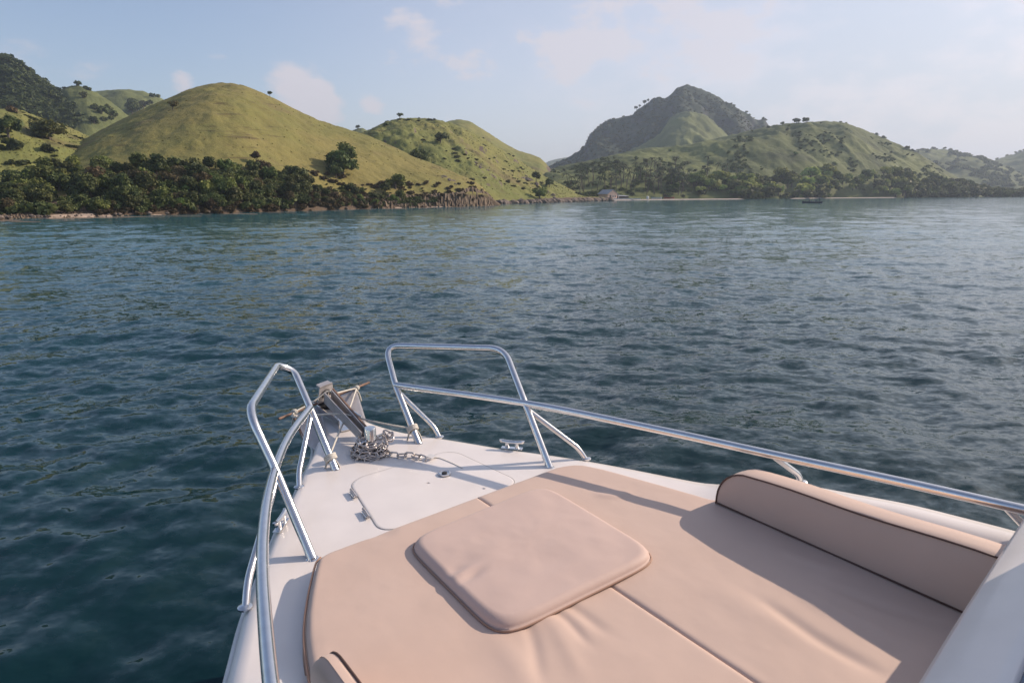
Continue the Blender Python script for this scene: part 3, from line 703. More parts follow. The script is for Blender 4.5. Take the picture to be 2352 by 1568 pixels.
# shoreline thicket below the dome hill
TL = 'bushy dark green tree in the dense thicket along the beach below the dome-shaped hill'
TLM = 'brighter green leafy tree standing among the darker trees of the beach thicket'
TLD = 'dry brownish shrub at the edge of the beach thicket'
th = []
top = lambda x: np.interp(x, [-80, 0, 90, 180, 230, 300, 400, 480, 560, 640, 700, 760, 820, 900, 960], [428, 412, 394, 376, 366, 386, 390, 382, 378, 392, 404, 418, 428, 438, 448])
def shore_y(x):
    D = np.interp(x, [q[0] for q in SHORE], [q[1] for q in SHORE]) + 3.0; r = ray(x, 700); k = math.hypot(r.x, r.y); return proj((r.x/k*D, r.y/k*D, .3))[1]
n = 0
while n < 215:
    x = random.uniform(-90, 960); y0 = top(x); y = random.uniform(y0+12, shore_y(x)+1)
    if x > 700 and random.random() < .7: continue
    P, t = hillA.pix(x, y)
    if P.z > 14: continue
    r = random.uniform(1.0, 1.95)*(1 if x < 700 else .65)
    P.z -= .25
    u = random.random()
    if y > shore_y(x)-9: r *= .8
    row = 'in the upper edge' if y < y0+34 else 'in the front row' if y > shore_y(x)-26 else 'in the middle'
    part = 'left end' if x < 230 else 'middle stretch' if x < 470 else 'right stretch' if x < 700 else 'thin right end'
    place = f'{row} of the {part} of the beach thicket'
    TL = 'dark green tree ' + place; TLM = 'brighter green tree ' + place; TLD = 'dry brownish shrub ' + place
    tree('thicket_tree', P, r, random.choice(('CR', 'CR', 'TALL')), 'leaf_dark' if u < .56 else 'leaf_mid' if u < .9 else 'leaf_dry', TL if u < .56 else TLM if u < .9 else TLD, 'tree' if u < .9 else 'shrub',
         ('dark trees ' if u < .56 else 'brighter trees ' if u < .9 else 'dry shrubs ') + place)
    n += 1
items = []
lowdark = variants(('LOW', 'leaf_dark'), LOW, 'leaf_dark')
for i in range(520):
    x = random.uniform(-120, 1000); P, t = hillA.pix(x, random.uniform(min(top(x)+14, 470), shore_y(x)+2)); s = random.uniform(.6, 1.5)*(1 if x < 720 else .5); P.z -= .15*s
    items.append((random.choice(LOW), TRS(P, random.random()*6, s)))
tag(scatter_join('undergrowth', items, M['leaf_dark']), 'low dark undergrowth filling the beach thicket', 'undergrowth')
TL = 'small dark tree on the earth bank between the thicket and the beach'; TLD = 'small dry shrub on the earth bank between the thicket and the beach'
for i in range(80):
    x = random.uniform(230, 810); P = hillA.p(x, random.uniform(.012, .06)); P.z -= .2
    tree('thicket_tree', P, random.uniform(.8, 1.4), 'CR', 'leaf_dry' if i % 4 == 0 else 'leaf_dark', TLD if i % 4 == 0 else TL, 'shrub' if i % 4 == 0 else 'tree', 'dry shrubs on the beach bank' if i % 4 == 0 else 'small trees on the beach bank')
items = []
for i in range(520):
    x = random.uniform(200, 860); P = hillA.p(x, random.uniform(.004, .06)); s = random.uniform(.35, 1.0); P.z -= .1
    items.append((random.choice(LOW), TRS(P, random.random()*6, (s, s, s*.8))))
for i in range(230):
    x = random.uniform(520, 1110); P, t = hillA.pix(x, random.uniform(395 if x < 800 else 420, 470)); s = random.uniform(.3, .9); P.z -= .1
    items.append((random.choice(LOW), TRS(P, random.random()*6, (s, s, s*.8))))
tag(scatter_join('dry_scrub', items, M['leaf_dry']), 'brown dry scrub on the lower slope above the cliff', 'scrub')

# single trees that can be pointed out
def lone(h, x, y, r, kind, mat, label, **k):
    P, t = h.pix(x, y); P = P.copy(); P.z -= .15*r*.3
    return tree('tree', P, r, kind, mat, label, **k)
lone(hillF, 107, 321, 4.0, 'CR', 'leaf_dark', 'large round dark tree standing alone on the low grassy slope at far left', lift=-.28, squash=.85)
lone(hillF, 8, 322, 2.8, 'CR', 'leaf_dark', 'dark bush on the low grassy slope at the left edge of the photo', trunk=True)
lone(hillF, 20, 345, 2.2, 'LOW', 'leaf_dark', 'low dark bush below the bush at the left edge')
lone(hillF, 98, 352, 1.5, 'LOW', 'leaf_dark', 'small dark bush just below the large round tree on the left slope')
lone(hillF, 25, 258, 1.6, 'LOW', 'leaf_dry', 'small brown bush on the crest of the low left hill')
lone(hillA, 780, 400, 4.0, 'CR', 'leaf_mid', 'big bright green tree standing apart on the right flank of the dome hill', lift=-.28, squash=1.0)
lone(hillA, 795, 390, 2.6, 'TALL', 'leaf_mid', 'taller leafy tree growing behind the big bright tree on the dome hill', lift=.25)
lone(hillA, 765, 412, 2.1, 'CR', 'leaf_dark', 'dark shrub at the left foot of the big bright tree')
lone(hillA, 905, 436, 2.6, 'CR', 'leaf_mid', 'round green tree above the striped cliff', lift=-.2)
lone(hillA, 880, 446, 1.5, 'CR', 'leaf_dark', 'small dark shrub left of the round tree above the cliff')
lone(hillA, 620, 218, .7, 'CR', 'leaf_dark', 'tiny dark tree on the right skyline of the dome hill', lift=.4)
lone(hillA, 394, 254, 1.15, 'CR', 'leaf_dry', 'small brownish tree on the left shoulder of the dome hill', lift=.2)
lone(hillA, 575, 384, 1.1, 'CR', 'leaf_dry', 'brown spreading tree rising above the middle of the thicket', lift=.8)
lone(hillB, 918, 273, 1.35, 'CR', 'leaf_dark', 'small dark tree alone on the crest of the second hill', lift=.45, squash=.75)
lone(hillB, 1010, 330, 2.6, 'CR', 'leaf_dark', 'dark round bush high on the second hill slope', squash=.8)
lone(hillB, 967, 382, 3.1, 'CR', 'leaf_mid', 'green bush where the second hill meets the dome hill ridge')
lone(hillB, 945, 372, 2.0, 'CR', 'leaf_dark', 'small dark bush left of the green bush behind the dome hill ridge')
lone(hillB, 1240, 457, 2.6, 'CR', 'leaf_mid', 'round green bush beside the shore of the second hill', lift=-.28, squash=.95)
lone(hillB, 1262, 430, 2.0, 'CR', 'leaf_dark', 'dark bush uphill of the round shore bush on the second hill')
lone(hillB, 1232, 418, 1.8, 'TALL', 'leaf_dark', 'narrow dark shrub beside the rock outcrop on the second hill')
lone(hillB, 885, 292, 1.1, 'CR', 'leaf_dark', 'small dark bush on the left skyline of the second hill', lift=-.3)
lone(hillM, 822, 297, 1.8, 'CR', 'leaf_dark', 'dark tree on the skyline in the saddle between the two nearest hills')
lone(hillD, 178, 199, 2.0, 'CR', 'leaf_dark', 'dark tree on the top of the small hill behind the left slope', lift=-.25)
lone(hillD, 200, 207, 2.2, 'LOW', 'leaf_dark', 'low dark bush on the right of the small left hilltop', lift=-.25)
lone(hillD, 147, 204, 1.5, 'LOW', 'leaf_dark', 'low dark bush on the left of the small left hilltop', lift=-.25)
lone(hillD, 187, 226, 2.2, 'CR', 'leaf_dark', 'dark tree just below the small left hilltop', lift=-.25)
for (x, y, r) in ((228, 262, 4.0), (243, 256, 3.6), (252, 268, 3.4), (212, 255, 3.2), (262, 270, 2.8), (205, 285, 3.5), (232, 280, 2.4), (250, 277, 2.2)):
    lone(hillD, x, y, r*.7, 'CR', 'leaf_dark', 'dark tree in the row on the right flank of the small left hill', lift=-.25, group='trees on the flank of the small left hill')
for (x, y, r, kd) in ((297, 266, 5.2, 'TALL'), (310, 262, 4.6, 'CR'), (290, 258, 3.6, 'CR'), (325, 252, 3.5, 'CR'), (340, 244, 2.6, 'CR')):
    lone(hillE, x, y, r, kd, 'leaf_dark', 'tall dark tree in the clump behind the left shoulder of the dome hill', group='tree clump behind the dome hill shoulder')
for (x, r) in ((352, 2.8), (362, 2.2)):
    lone(hillE, x, 224, r, 'LOW', 'leaf_dark', 'bush on the skyline left of the dome hill', group='skyline bushes left of the dome hill')
for (x, y, r, lab) in ((1829, 284, 2.6, 'left dark tree of the pair on top of the broad right hill'), (1853, 282, 2.8, 'right flat-topped dark tree of the pair on top of the broad right hill'),
                       (1797, 286, 1.5, 'small bush left of the tree pair on the broad right hilltop')):
    lone(hillH, x, y, r, 'CR', 'leaf_dark', lab, lift=-.2)
for (x, r) in ((1930, 1.2), (1943, 1.0), (2013, 1.7), (2029, 2.1), (2085, 2.4), (2096, 1.7), (2150, 1.6)):
    lone(hillH, x, 200, r, 'LOW', 'leaf_dark', 'small dark bush on the skyline of the broad right hill', group='skyline bushes of the broad right hill', lift=-.15)
for (x, r) in ((1462, 2.8), (1469, 2.2), (1480, 3.0), (1489, 2.4)):
    lone(hillG, x, 100, r, 'CR', 'leaf_dark', 'dark tree on the left ridge of the rocky peak', group='trees on the left ridge of the rocky peak', lift=.4)
for (x, r) in ((1714, 2.2), (1722, 1.8), (1731, 1.6), (1752, 2.8), (1680, 1.6), (1758, 2.6)):
    lone(hillG, x, 100, r, 'LOW', 'leaf_dark', 'dark scrub tree on the right ridge of the rocky peak', group='scrub trees on the right ridge of the rocky peak')
for i in range(9):
    lone(hillI, random.uniform(2110, 2270), 100, random.uniform(2, 3.6), 'LOW', 'leaf_dark', 'hazy bush on the skyline of the far right hill', group='skyline bushes of the far right hill', trunk=False)
for i in range(7):
    lone(hillI2, random.uniform(2275, 2400), 100, random.uniform(2.5, 4.2), 'LOW', 'leaf_dark', 'hazy bush on the skyline at the right edge of the photo', group='skyline bushes of the hill at the right edge', trunk=False)

# hillside shrubs of the broad right hill, scrub and forest too dense to count
for i in range(40):
    x = random.uniform(1290, 2230); t = random.uniform(.05, .75)
    P = hillH.p(x, t)
    tree('hillside_shrub', P, random.uniform(.9, 2.0), 'LOW', random.choice(('leaf_dark', 'leaf_mid')), 'dark shrub dotted on the slope of the broad right hill', 'shrub', 'shrubs on the broad right hill', trunk=False)
def cover(name, h, n, rx, rt, rs, mat, label, keep=None, squash=.9):
    it = []
    for i in range(n):
        x, t = random.uniform(*rx), random.uniform(*rt)
        if keep and not keep(x, t): continue
        P = h.p(x, t); s = random.uniform(*rs); P.z -= s*.25
        it.append((random.choice(LOW), TRS(P, random.random()*6, (s, s, s*squash))))
    tag(scatter_join(name, it, M[mat]), label, 'woodland', kind='stuff')
cover('forest', hillC, 1500, (-120, 340), (.05, .98), (1.8, 4), 'leaf_dark', 'dark forest covering the peak at far left')
cover('scrub_forest', hillG, 2000, (1230, 1830), (.05, .80), (.8, 2.3), 'leaf_dark', 'dark scrub covering the sides of the rocky peak', keep=lambda x, t: True)
cover('hillside_scrub', hillH, 4200, (1260, 2260), (.03, .75), (.6, 1.6), 'leaf_mid', 'patchy green scrub on the lower slope of the broad right hill', keep=lambda x, t: float(fbm(x/55., t*6., 4, 4)) > -.02 + t*.55)
cover('second_hill_scrub', hillB, 420, (760, 1330), (.1, .95), (.35, 1.2), 'leaf_dark', 'patchy low scrub on the second hill', keep=lambda x, t: float(fbm(x/40., t*7., 3, 14)) > .12, squash=.6)
cover('low_hill_scrub', hillF, 150, (-60, 300), (.1, .7), (.4, 1.3), 'leaf_dark', 'low scrub in the hollow of the left slope', keep=lambda x, t: float(fbm(x/40., t*7., 3, 24)) > .05, squash=.6)
cover('foot_scrub', hillK, 260, (1290, 1560), (.05, .8), (.8, 2.0), 'leaf_mid', 'green scrub on the knoll behind the palms', keep=lambda x, t: float(fbm(x/30., t*6., 3, 34)) > .0)
cover('far_woods', hillI, 500, (2080, 2352), (.1, .85), (2, 5), 'leaf_dark', 'hazy woods on the far right hill', keep=lambda x, t: float(fbm(x/40., t*6., 3, 44)) > .0)

# grass tufts that break up the grassy slopes
def tufts(name, h, n, rx, rt, size, mat, label):
    g = np.random.default_rng(abs(hash(name)) % 1000 if False else len(name)*7)
    x = g.uniform(*rx, n); t = g.uniform(*rt, n)
    j = np.clip(np.interp(x, h.xs, np.arange(len(h.xs))).astype(int), 0, len(h.xs)-2); i = np.clip(np.interp(t, h.t, np.arange(len(h.t))).astype(int), 0, len(h.t)-2)
    fj = g.random(n); fi = g.random(n)
    def bil(A): return (A[i, j]*(1-fj)+A[i, j+1]*fj)*(1-fi)+(A[i+1, j]*(1-fj)+A[i+1, j+1]*fj)*fi
    P = np.stack([bil(h.X), bil(h.Y), bil(h.Z)], -1)
    V = []; a = g.random(n)*6.28; s = size*g.uniform(.5, 1.5, n)
    for k in range(3):
        aa = a + k*1.05; dx, dy = np.cos(aa)*s*.9, np.sin(aa)*s*.9; z0 = np.zeros(n)
        V.append(np.stack([P + np.stack([-dx, -dy, z0-.1], -1), P + np.stack([dx, dy, z0-.1], -1), P + np.stack([dx*.5+.2*s, dy*.5, s*.55], -1), P + np.stack([-dx*.6, -dy*.6+.2*s, s*.5], -1)], 1))
    V = np.concatenate(V).reshape(-1, 3); q = np.arange(len(V)).reshape(-1, 4)
    tag(link(name, mesh_np(name, V, q, smooth=False), M[mat]), label, 'grass', kind='stuff')
M['tuft_gold'] = foliage('golden_tufts', (.19, .165, .05), (.25, .22, .068), .45, 0)
M['tuft_green'] = foliage('green_tufts', (.135, .14, .042), (.19, .19, .058), .45, 0)
tufts('dome_hill_grass', hillA, 600, (-100, 1120), (.12, 1.02), .17, 'tuft_gold', 'tufts of golden grass on the dome hill')
tufts('second_hill_grass', hillB, 1500, (760, 1370), (.05, 1.0), .2, 'tuft_green', 'tufts of green grass on the second hill')
tufts('left_slope_grass', hillF, 1500, (-100, 300), (.1, 1.0), .18, 'tuft_green', 'tufts of green grass on the low left hill')

# ------------------------------------------------------------------ right shore woods, palms
def shore_pt(x, extra):
    D = np.interp(x, [1300, 1400, 1690, 1900, 2100, 2360], [236, 250, 294, 358, 425, 540]) + extra
    r = ray(x, 700); k = math.hypot(r.x, r.y); return Vector((r.x/k*D, r.y/k*D, .3))
def gz(P, hs):
    return P
def on_ground(x, ex):
    P = shore_pt(x, ex); z = .25; D = math.hypot(P.x, P.y)
    for h in (hillH, hillK):
        if not (h.xs[0] <= x <= h.xs[-1]): continue
        j = int(np.argmin(abs(h.xs-x))); dd = np.hypot(h.X[:, j], h.Y[:, j]); z = max(z, float(np.interp(D, dd, h.Z[:, j])))
    P.z = z - .1; return P
n = 0
while n < 250:
    x = random.uniform(1530, 2345); ex = random.uniform(2, 30)
    sandy = (1440 < x < 1680) or (1880 < x < 2015)
    if sandy and ex < 9: continue
    P = on_ground(x, ex)
    overhang = 1685 < x < 1880
    mat = 'leaf_dark' if (ex < 8 and overhang) or x > 2060 or random.random() < .22 else random.choice(('leaf_light', 'leaf_light', 'leaf_light', 'leaf_mid'))
    r = random.uniform(2.8, 4.8)*(1.1 if overhang else 1)*(1.25 if x > 2000 else 1)*(.62 if sandy and ex < 16 else 1)
    if mat == 'leaf_dark': lb, gp = ('dark mangrove tree at the water edge of the far right shore', 'dark trees of the far shore') 
    elif mat == 'leaf_mid': lb, gp = ('mid green tree in the woods behind the far right beach', 'mid green trees of the far shore')
    else: lb, gp = ('bright light green tree in the woods behind the far right beach', 'light green trees of the far shore')
    where = 'behind the sand strip right of the house' if x < 1685 else 'in the clump between the two sand strips' if x < 1880 else 'behind the second sand strip' if x < 2030 else 'on the far shore at the right edge'
    lb = ('dark round tree ' if mat == 'leaf_dark' else 'mid green tree ' if mat == 'leaf_mid' else 'light green tree ') + where; gp = lb.replace(' tree ', ' trees ')
    tree('shore_tree', P, r, random.choice(('CR', 'LOW')), mat, lb, 'tree', gp, squash=.85, trunk=(mat != 'leaf_dark'), lift=(-.25 if mat == 'leaf_dark' else -.1))
    n += 1
def palm_meshes(seed):
    g = random.Random(seed); c = MB()
    for i in range(15):
        a = i*6.283/15 + g.uniform(-.2, .2); up = g.uniform(-.15, .75); ln = g.uniform(1.7, 2.3); w = .26
        prev = None
        V = []; Fq = []
        for k in range(5):
            t = k/4; r = ln*(t - .12*t*t); z = up*ln*t*.7 - 1.25*t*t*(1-.35*up); ww = w*(1-.7*abs(t-.4)*1.4)
            V += [(r*math.cos(a)-ww*math.sin(a), r*math.sin(a)+ww*math.cos(a), z-.12), (r*math.cos(a), r*math.sin(a), z), (r*math.cos(a)+ww*math.sin(a), r*math.sin(a)-ww*math.cos(a), z-.12)]
            if k: b = (k-1)*3; Fq += [(b, b+1, b+4, b+3), (b+1, b+2, b+5, b+4)]
        c.add(V, Fq)
    t = MB(); bend = g.uniform(-.5, .5); h = 1.0
    t.tube([(0, 0, -.05), (bend*.2, 0, .35), (bend*.6, .1, .7), (bend, .15, 1.0)], [.028, .022, .019, .017], 6)
    return c.mesh('crown'), t.mesh('trunk'), bend
PALMS = []
for i in range(4):
    c, t, b = palm_meshes(i); c.materials.append(M['leaf_palm']); t.materials.append(M['bark']); PALMS.append((c, t, b))
for i in range(95):
    x = random.uniform(1300, 1560) if i > 16 else random.uniform(1500, 1680)
    ex = random.uniform(9, 46); P = on_ground(x, ex)
    H = random.uniform(5.0, 8.2); c, t, b = random.choice(PALMS)
    e = empty('palm_tree', P, random.random()*6.28, label='tall coconut palm in the grove behind the house on the far shore', cat='palm tree', group='coconut palms of the far shore')
    k = link('trunk', t, None, e); k.scale = (H*.8, H*.8, H)
    k = link('crown', c, None, e, (b*H*.8, .15*H*.8, H)); s = random.uniform(.85, 1.15); k.scale = (s, s, s)
for i in range(26):
    x = random.uniform(1310, 1380) if i < 14 else random.uniform(1415, 1560); P = shore_pt(x, random.uniform(3, 9) if i < 14 else random.uniform(7, 20)); P.z = .3
    tree('grove_shrub', P, random.uniform(1.0, 2.2), random.choice(('CR', 'LOW')), random.choice(('leaf_dark', 'leaf_mid', 'leaf_dry')), 'shrub under the palms beside the house on the far shore', 'shrub', 'shrubs around the far house')

# ------------------------------------------------------------------ house, shed, tank
M['plaster'] = simple('salmon_plaster', (.80, .55, .42), .85, noise=.12, scale=1.2)
M['roof'] = simple('corrugated_roof', (.33, .34, .36), .55, .2, noise=.12, scale=1.5)
M['wood_dark'] = simple('dark_wood', (.07, .055, .045), .8, noise=.2)
M['white_paint'] = simple('white_paint', (.74, .71, .67), .6, noise=.05)
M['glass_dark'] = simple('window_glass', (.03, .035, .04), .1)
hp = shore_pt(1398, -2.0); hp.z = .35
yaw = math.radians(30)
ho = empty('house', hp, yaw, label='small salmon house with grey gabled roof standing by the water', cat='house')
gw, ln, wh, ap = 4.4, 5.6, 2.0, 3.4
w = MB(); pr = [(-gw/2, 0, 0), (gw/2, 0, 0), (gw/2, 0, wh), (0, 0, ap), (-gw/2, 0, wh)]; w.prism(pr, (0, ln, 0)); w.build('wall', M['plaster'], ho)
r = MB()
for sgn in (-1, 1):
    a = Vector((0, -.35, ap+.05)); b = Vector((sgn*(gw/2+.45), -.35, wh-.22)); up = Vector((0, 0, .09))
    r.prism([a, b, b+up, a+up], (0, ln+.7, 0))
    for k in range(14): r.box(((a+b)/2 + up + Vector((0, .25+k*.38, 0))), (.02, .05, .03))
r.build('roof', M['roof'], ho)
for x in (.05, 1.05):
    o = MB().box((x+.2, -.03, 1.0), (.52, .08, .8)).build('window', M['white_paint'], ho)
    MB().box((x+.2, -.08, 1.0), (.40, .03, .66)).build('pane', M['glass_dark'], o)
MB().box((-.95, -.03, .75), (.75, .08, 1.45)).build('door', M['wood_dark'], ho)
MB().box((-.95, -.9, .95), (.5, .02, .5)).v
b = MB().box((0, ln/2-.4, -.18), (gw+1.2, ln+2.4, .36)); b.build('plinth', M['white_paint'], ho)
for x in (-1.9, 0, 1.9): MB().box((x, -1.25, .5), (.1, .1, 1.3)).build('post', M['white_paint'], ho) if x == 1.9 else None
sp = shore_pt(1424, -1.0); sp.z = .3
sh = empty('shed', sp, yaw, label='low dark open shed with pale roof to the right of the salmon house', cat='shed')
s_ = MB(); s_.box((0, 1.2, .55), (4.2, 2.2, 1.1)); s_.build('wall', M['wood_dark'], sh)
s_ = MB(); s_.prism([(-2.4, -.3, 1.15), (2.4, -.3, 1.05), (2.4, -.3, 1.13), (-2.4, -.3, 1.23)], (0, 3, .35)); s_.build('roof', M['roof'], sh)
for x in (-2.0, 0, 2.0): MB().box((x, -.2, .55), (.1, .1, 1.15)).build('post', M['wood_dark'], sh)
tag(MB().prism([(-8, 0, 0), (8, 0, 0), (8, 0, .4), (-8, 0, .4)], (0, .5, 0)).build('sea_wall', M['white_paint'], loc=shore_pt(1412, -5)), 'low white sea wall in front of the salmon house', 'wall').rotation_euler = (0, 0, math.radians(-9))
tk = shore_pt(1476, -.5)
t_ = MB().lathe([(.5, 0), (.52, .1), (.52, .9), (.4, 1.05), (.15, 1.12)], n=14)
tag(t_.build('water_tank', M['white_paint'], smooth=True, loc=tk), 'small white tank standing at the top of the far beach', 'tank')
for i, (x, lab) in enumerate(((1496, 'small pale boat pulled up on the far beach'), (1524, 'red canoe lying on the far beach'))):
    b = MB(); n_ = 9; V = []
    for k in range(n_):
        t = k/(n_-1)*2-1; wd = .55*(1-t*t)**.6; V += [(t*2.2, -wd, .55+.2*t*t), (t*2.2, -wd*.5, .05), (t*2.2, wd*.5, .05), (t*2.2, wd, .55+.2*t*t)]
    b.add(V, [(k*4+j, k*4+j+1, k*4+j+5, k*4+j+4) for k in range(n_-1) for j in range(3)])
    m_ = simple('beached_boat_paint', (.62, .60, .56) if i == 0 else (.35, .09, .06), .5)
    o = b.build('beached_boat', m_, loc=shore_pt(x, 0)); o.modifiers.new('s', 'SOLIDIFY').thickness = .05; o.rotation_euler = (0, 0, .2); tag(o, lab, 'boat')

# ------------------------------------------------------------------ fishing boat with people
M['boat_dark'] = simple('dark_boat_paint', (.022, .028, .042), .45, noise=.15)
M['boat_grey'] = simple('worn_boat_paint', (.11, .11, .13), .6, noise=.2)
M['skin'] = simple('skin', (.20, .11, .07), .6)
M['cloth_dark'] = simple('dark_clothing', (.03, .035, .05), .9)
M['cloth_blue'] = simple('blue_clothing', (.05, .07, .13), .9)
bp_ = at(1866, 466.5, 0); bl = 35/F_PX*bp_.length
fb = empty('fishing_boat', (bp_.x, bp_.y, -.1), math.atan2(bp_.x, bp_.y)*-1+.12, label='dark open wooden fishing boat with four people on the bay', cat='boat')
b = MB(); V = []; n_ = 16; hl = bl/2
for k in range(n_):
    t = k/(n_-1)                                    # 0 bow (left) .. 1 stern
    wd = .62*min(1, (t*2.6)**.7)*(1 - .25*max(0, t-.6)/.4); sheer = .46 + .22*(1-t)**3 + .06*t**3; keel = -.15 + .35*max(0, .12-t)/.12
    x = -hl + t*bl - (.28*(1-t)**4)
    V += [(x, -wd, sheer), (x, -wd*.82, .12), (x, -wd*.3, keel), (x, wd*.3, keel), (x, wd*.82, .12), (x, wd, sheer)]
b.add(V, [(k*6+j, k*6+j+1, k*6+j+7, k*6+j+6) for k in range(n_-1) for j in range(5)] + [tuple((n_-1)*6+j for j in range(6))])
h_ = b.build('hull', M['boat_dark'], fb, smooth=True, sharp=35); h_.modifiers.new('s', 'SOLIDIFY').thickness = .05
g_ = MB()
for sgn in (0, 5): g_.tube([V[k*6+sgn] for k in range(n_)], .035, 6)
g_.build('gunwale', M['boat_grey'], fb)
for x in (-.9, .1, 1.2): MB().box((x, 0, .30), (.25, 1.05, .04)).build('thwart', M['boat_grey'], fb)
m_ = MB().box((hl+.02, .0, .45), (.22, .25, .35)); m_.tube([(hl+.05, 0, .3), (hl+.12, 0, -.15)], .05, 6); m_.build('outboard_motor', M['rubber'], fb)
def person(x, z, joints, mat, label, face=0):
    """joints: dict of name -> (pos, radius); one skinned body"""
    order, edges = joints
    me = bpy.data.meshes.new('person'); me.from_pydata([p for p, r in order], edges, [])
    o = bpy.data.objects.new('person', me); COL.objects.link(o); me.materials.append(mat)
    sk = o.modifiers.new('skin', 'SKIN'); o.modifiers.new('sub', 'SUBSURF').levels = 1; o.modifiers['sub'].render_levels = 1
    for i, (p, r) in enumerate(order): me.skin_vertices[0].data[i].radius = (r, r*.85)
    me.skin_vertices[0].data[0].use_root = True
    o.matrix_world = Matrix.Translation(fb.location) @ Matrix.Rotation(fb.rotation_euler.z, 4, 'Z') @ Matrix.Translation((x, 0, z)) @ Matrix.Rotation(face, 4, 'Z')
    tag(o, label, 'person', 'people in the fishing boat'); return o
def standing():
    return ([((0, 0, .85), .14), ((0, 0, 1.1), .14), ((0, 0, 1.35), .16), ((0, 0, 1.47), .06), ((.02, 0, 1.56), .09), ((.03, 0, 1.68), .085),
             ((0, .10, .80), .09), ((.03, .11, .45), .07), ((0, .11, .05), .05), ((.12, .12, .02), .04), ((0, -.10, .80), .09), ((-.02, -.11, .45), .07), ((-.05, -.11, .05), .05), ((.07, -.12, .02), .04),
             ((0, .2, 1.38), .06), ((.02, .26, 1.1), .05), ((.14, .22, .9), .035), ((0, -.2, 1.38), .06), ((-.1, -.26, 1.12), .05), ((-.2, -.22, .95), .035)],
            [(0, 1), (1, 2), (2, 3), (3, 4), (4, 5), (0, 6), (6, 7), (7, 8), (8, 9), (0, 10), (10, 11), (11, 12), (12, 13), (2, 14), (14, 15), (15, 16), (2, 17), (17, 18), (18, 19)])
def sitting(lean=.1):
    return ([((0, 0, .12), .15), ((lean*.4, 0, .34), .14), ((lean, 0, .56), .15), ((lean*1.2, 0, .67), .06), ((lean*1.3, 0, .76), .09), ((lean*1.35, 0, .87), .085),
             ((.12, .12, .12), .09), ((.42, .14, .16), .07), ((.45, .14, -.2), .05), ((.12, -.12, .12), .09), ((.42, -.14, .16), .07), ((.45, -.14, -.2), .05),
             ((lean, .2, .58), .06), ((lean+.12, .25, .36), .045), ((lean+.32, .18, .28), .035), ((lean, -.2, .58), .06), ((lean+.12, -.25, .36), .045), ((lean+.32, -.18, .28), .035)],
            [(0, 1), (1, 2), (2, 3), (3, 4), (4, 5), (0, 6), (6, 7), (7, 8), (0, 9), (9, 10), (10, 11), (2, 12), (12, 13), (13, 14), (2, 15), (15, 16), (16, 17)])
person(hl*.72, .12, standing(), M['cloth_dark'], 'person standing near the stern of the fishing boat', PI)
person(-hl*.28, .30, sitting(.16), M['cloth_dark'], 'person in a wide hat sitting highest near the bow of the fishing boat', PI)
person(hl*.02, .12, sitting(.3), M['cloth_blue'], 'person crouching low in the middle of the fishing boat', PI)
person(hl*.38, .22, sitting(.05), M['cloth_dark'], 'person sitting just ahead of the standing one', PI)
hat = MB().lathe([(.26, 0), (.2, .03), (.1, .06), (.09, .14), (.02, .16)], n=12).build('hat', M['boat_grey'], smooth=True)
hat.matrix_world = Matrix.Translation(fb.location) @ Matrix.Rotation(fb.rotation_euler.z, 4, 'Z') @ Matrix.Translation((-hl*.28-.21, 0, 1.2))
tag(hat, 'wide grey sun hat worn by the person near the bow', 'hat')

# ------------------------------------------------------------------ haze
hz = MB().box((0, 1300, 105), (6000, 4200, 212)); m_ = bpy.data.materials.new('haze'); m_.use_nodes = True; t = m_.node_tree; t.nodes.clear()
o_ = t.nodes.new('ShaderNodeOutputMaterial'); v_ = t.nodes.new('ShaderNodeVolumePrincipled')
v_.inputs['Color'].default_value = (.70, .83, 1.0, 1); v_.inputs['Density'].default_value = .00034; v_.inputs['Anisotropy'].default_value = .25
t.links.new(v_.outputs[0], o_.inputs['Volume'])
hzo = hz.build('haze', m_); hzo['kind'] = 'stuff'

# ================================================================== the motor boat
ZD = 1.5
A_, B_ = at(1065, 1155, ZD), at(1365, 1365, ZD)
hv = (A_-B_); hv.z = 0; hv.normalize(); HEAD = math.atan2(hv.y, hv.x); lv = Vector((-hv.y, hv.x, 0))
ORG = Vector((B_.x, B_.y, ZD))
def bp(x, y, z):
    """photo pixel -> boat coordinates (x forward, y to port, z above the foredeck) at height z"""
    P = at(x, y, ZD+z) - ORG
    return Vector((P.dot(hv), P.dot(lv), z))
def bpy_(x, y, yy):
    """photo pixel -> boat coordinates in the plane y = yy"""
    c = Vector((0, 0, CAMZ)) - ORG; r = ray(x, y); t = (yy - c.dot(lv))/r.dot(lv); P = c + r*t
    return Vector((P.dot(hv), P.dot(lv), P.z))
boat = empty('motor_boat', ORG, HEAD, label='white motor boat seen from its foredeck with steel bow rails', cat='motor boat')
def onboat(o):
    """stand a separate thing in boat coordinates"""
    o.location = ORG; o.rotation_euler = (0, 0, HEAD); return o
CL = .085
# gunwale (deck edge): x, port y, starboard y, z
GW = [(2.62, CL+.06, CL-.06, .03), (2.50, CL+.15, CL-.15, .03), (2.2, CL+.19, CL-.19, .02), (2.0, CL+.28, CL-.27, .01), (1.80, CL+.42, CL-.41, 0), (1.64, CL+.50, CL-.51, 0), (1.4, .74, CL-.655, 0), (1.13, .885, -.75, 0),
      (.97, .97, -.848, 0), (.75, 1.085, -.965, 0), (.5, 1.19, -1.085, 0), (.32, 1.268, -1.178, .0), (.1, 1.33, -1.225, .08), (-.1, 1.38, -1.25, .15), (-.3, 1.42, -1.325, .16), (-.53, 1.46, -1.44, .16), (-.9, 1.53, -1.54, .16), (-1.5, 1.6, -1.6, .16), (-3.2, 1.65, -1.65, .16)]
gx = [g[0] for g in GW][::-1]
def gport(x): return float(np.interp(x, gx, [g[1] for g in GW][::-1]))
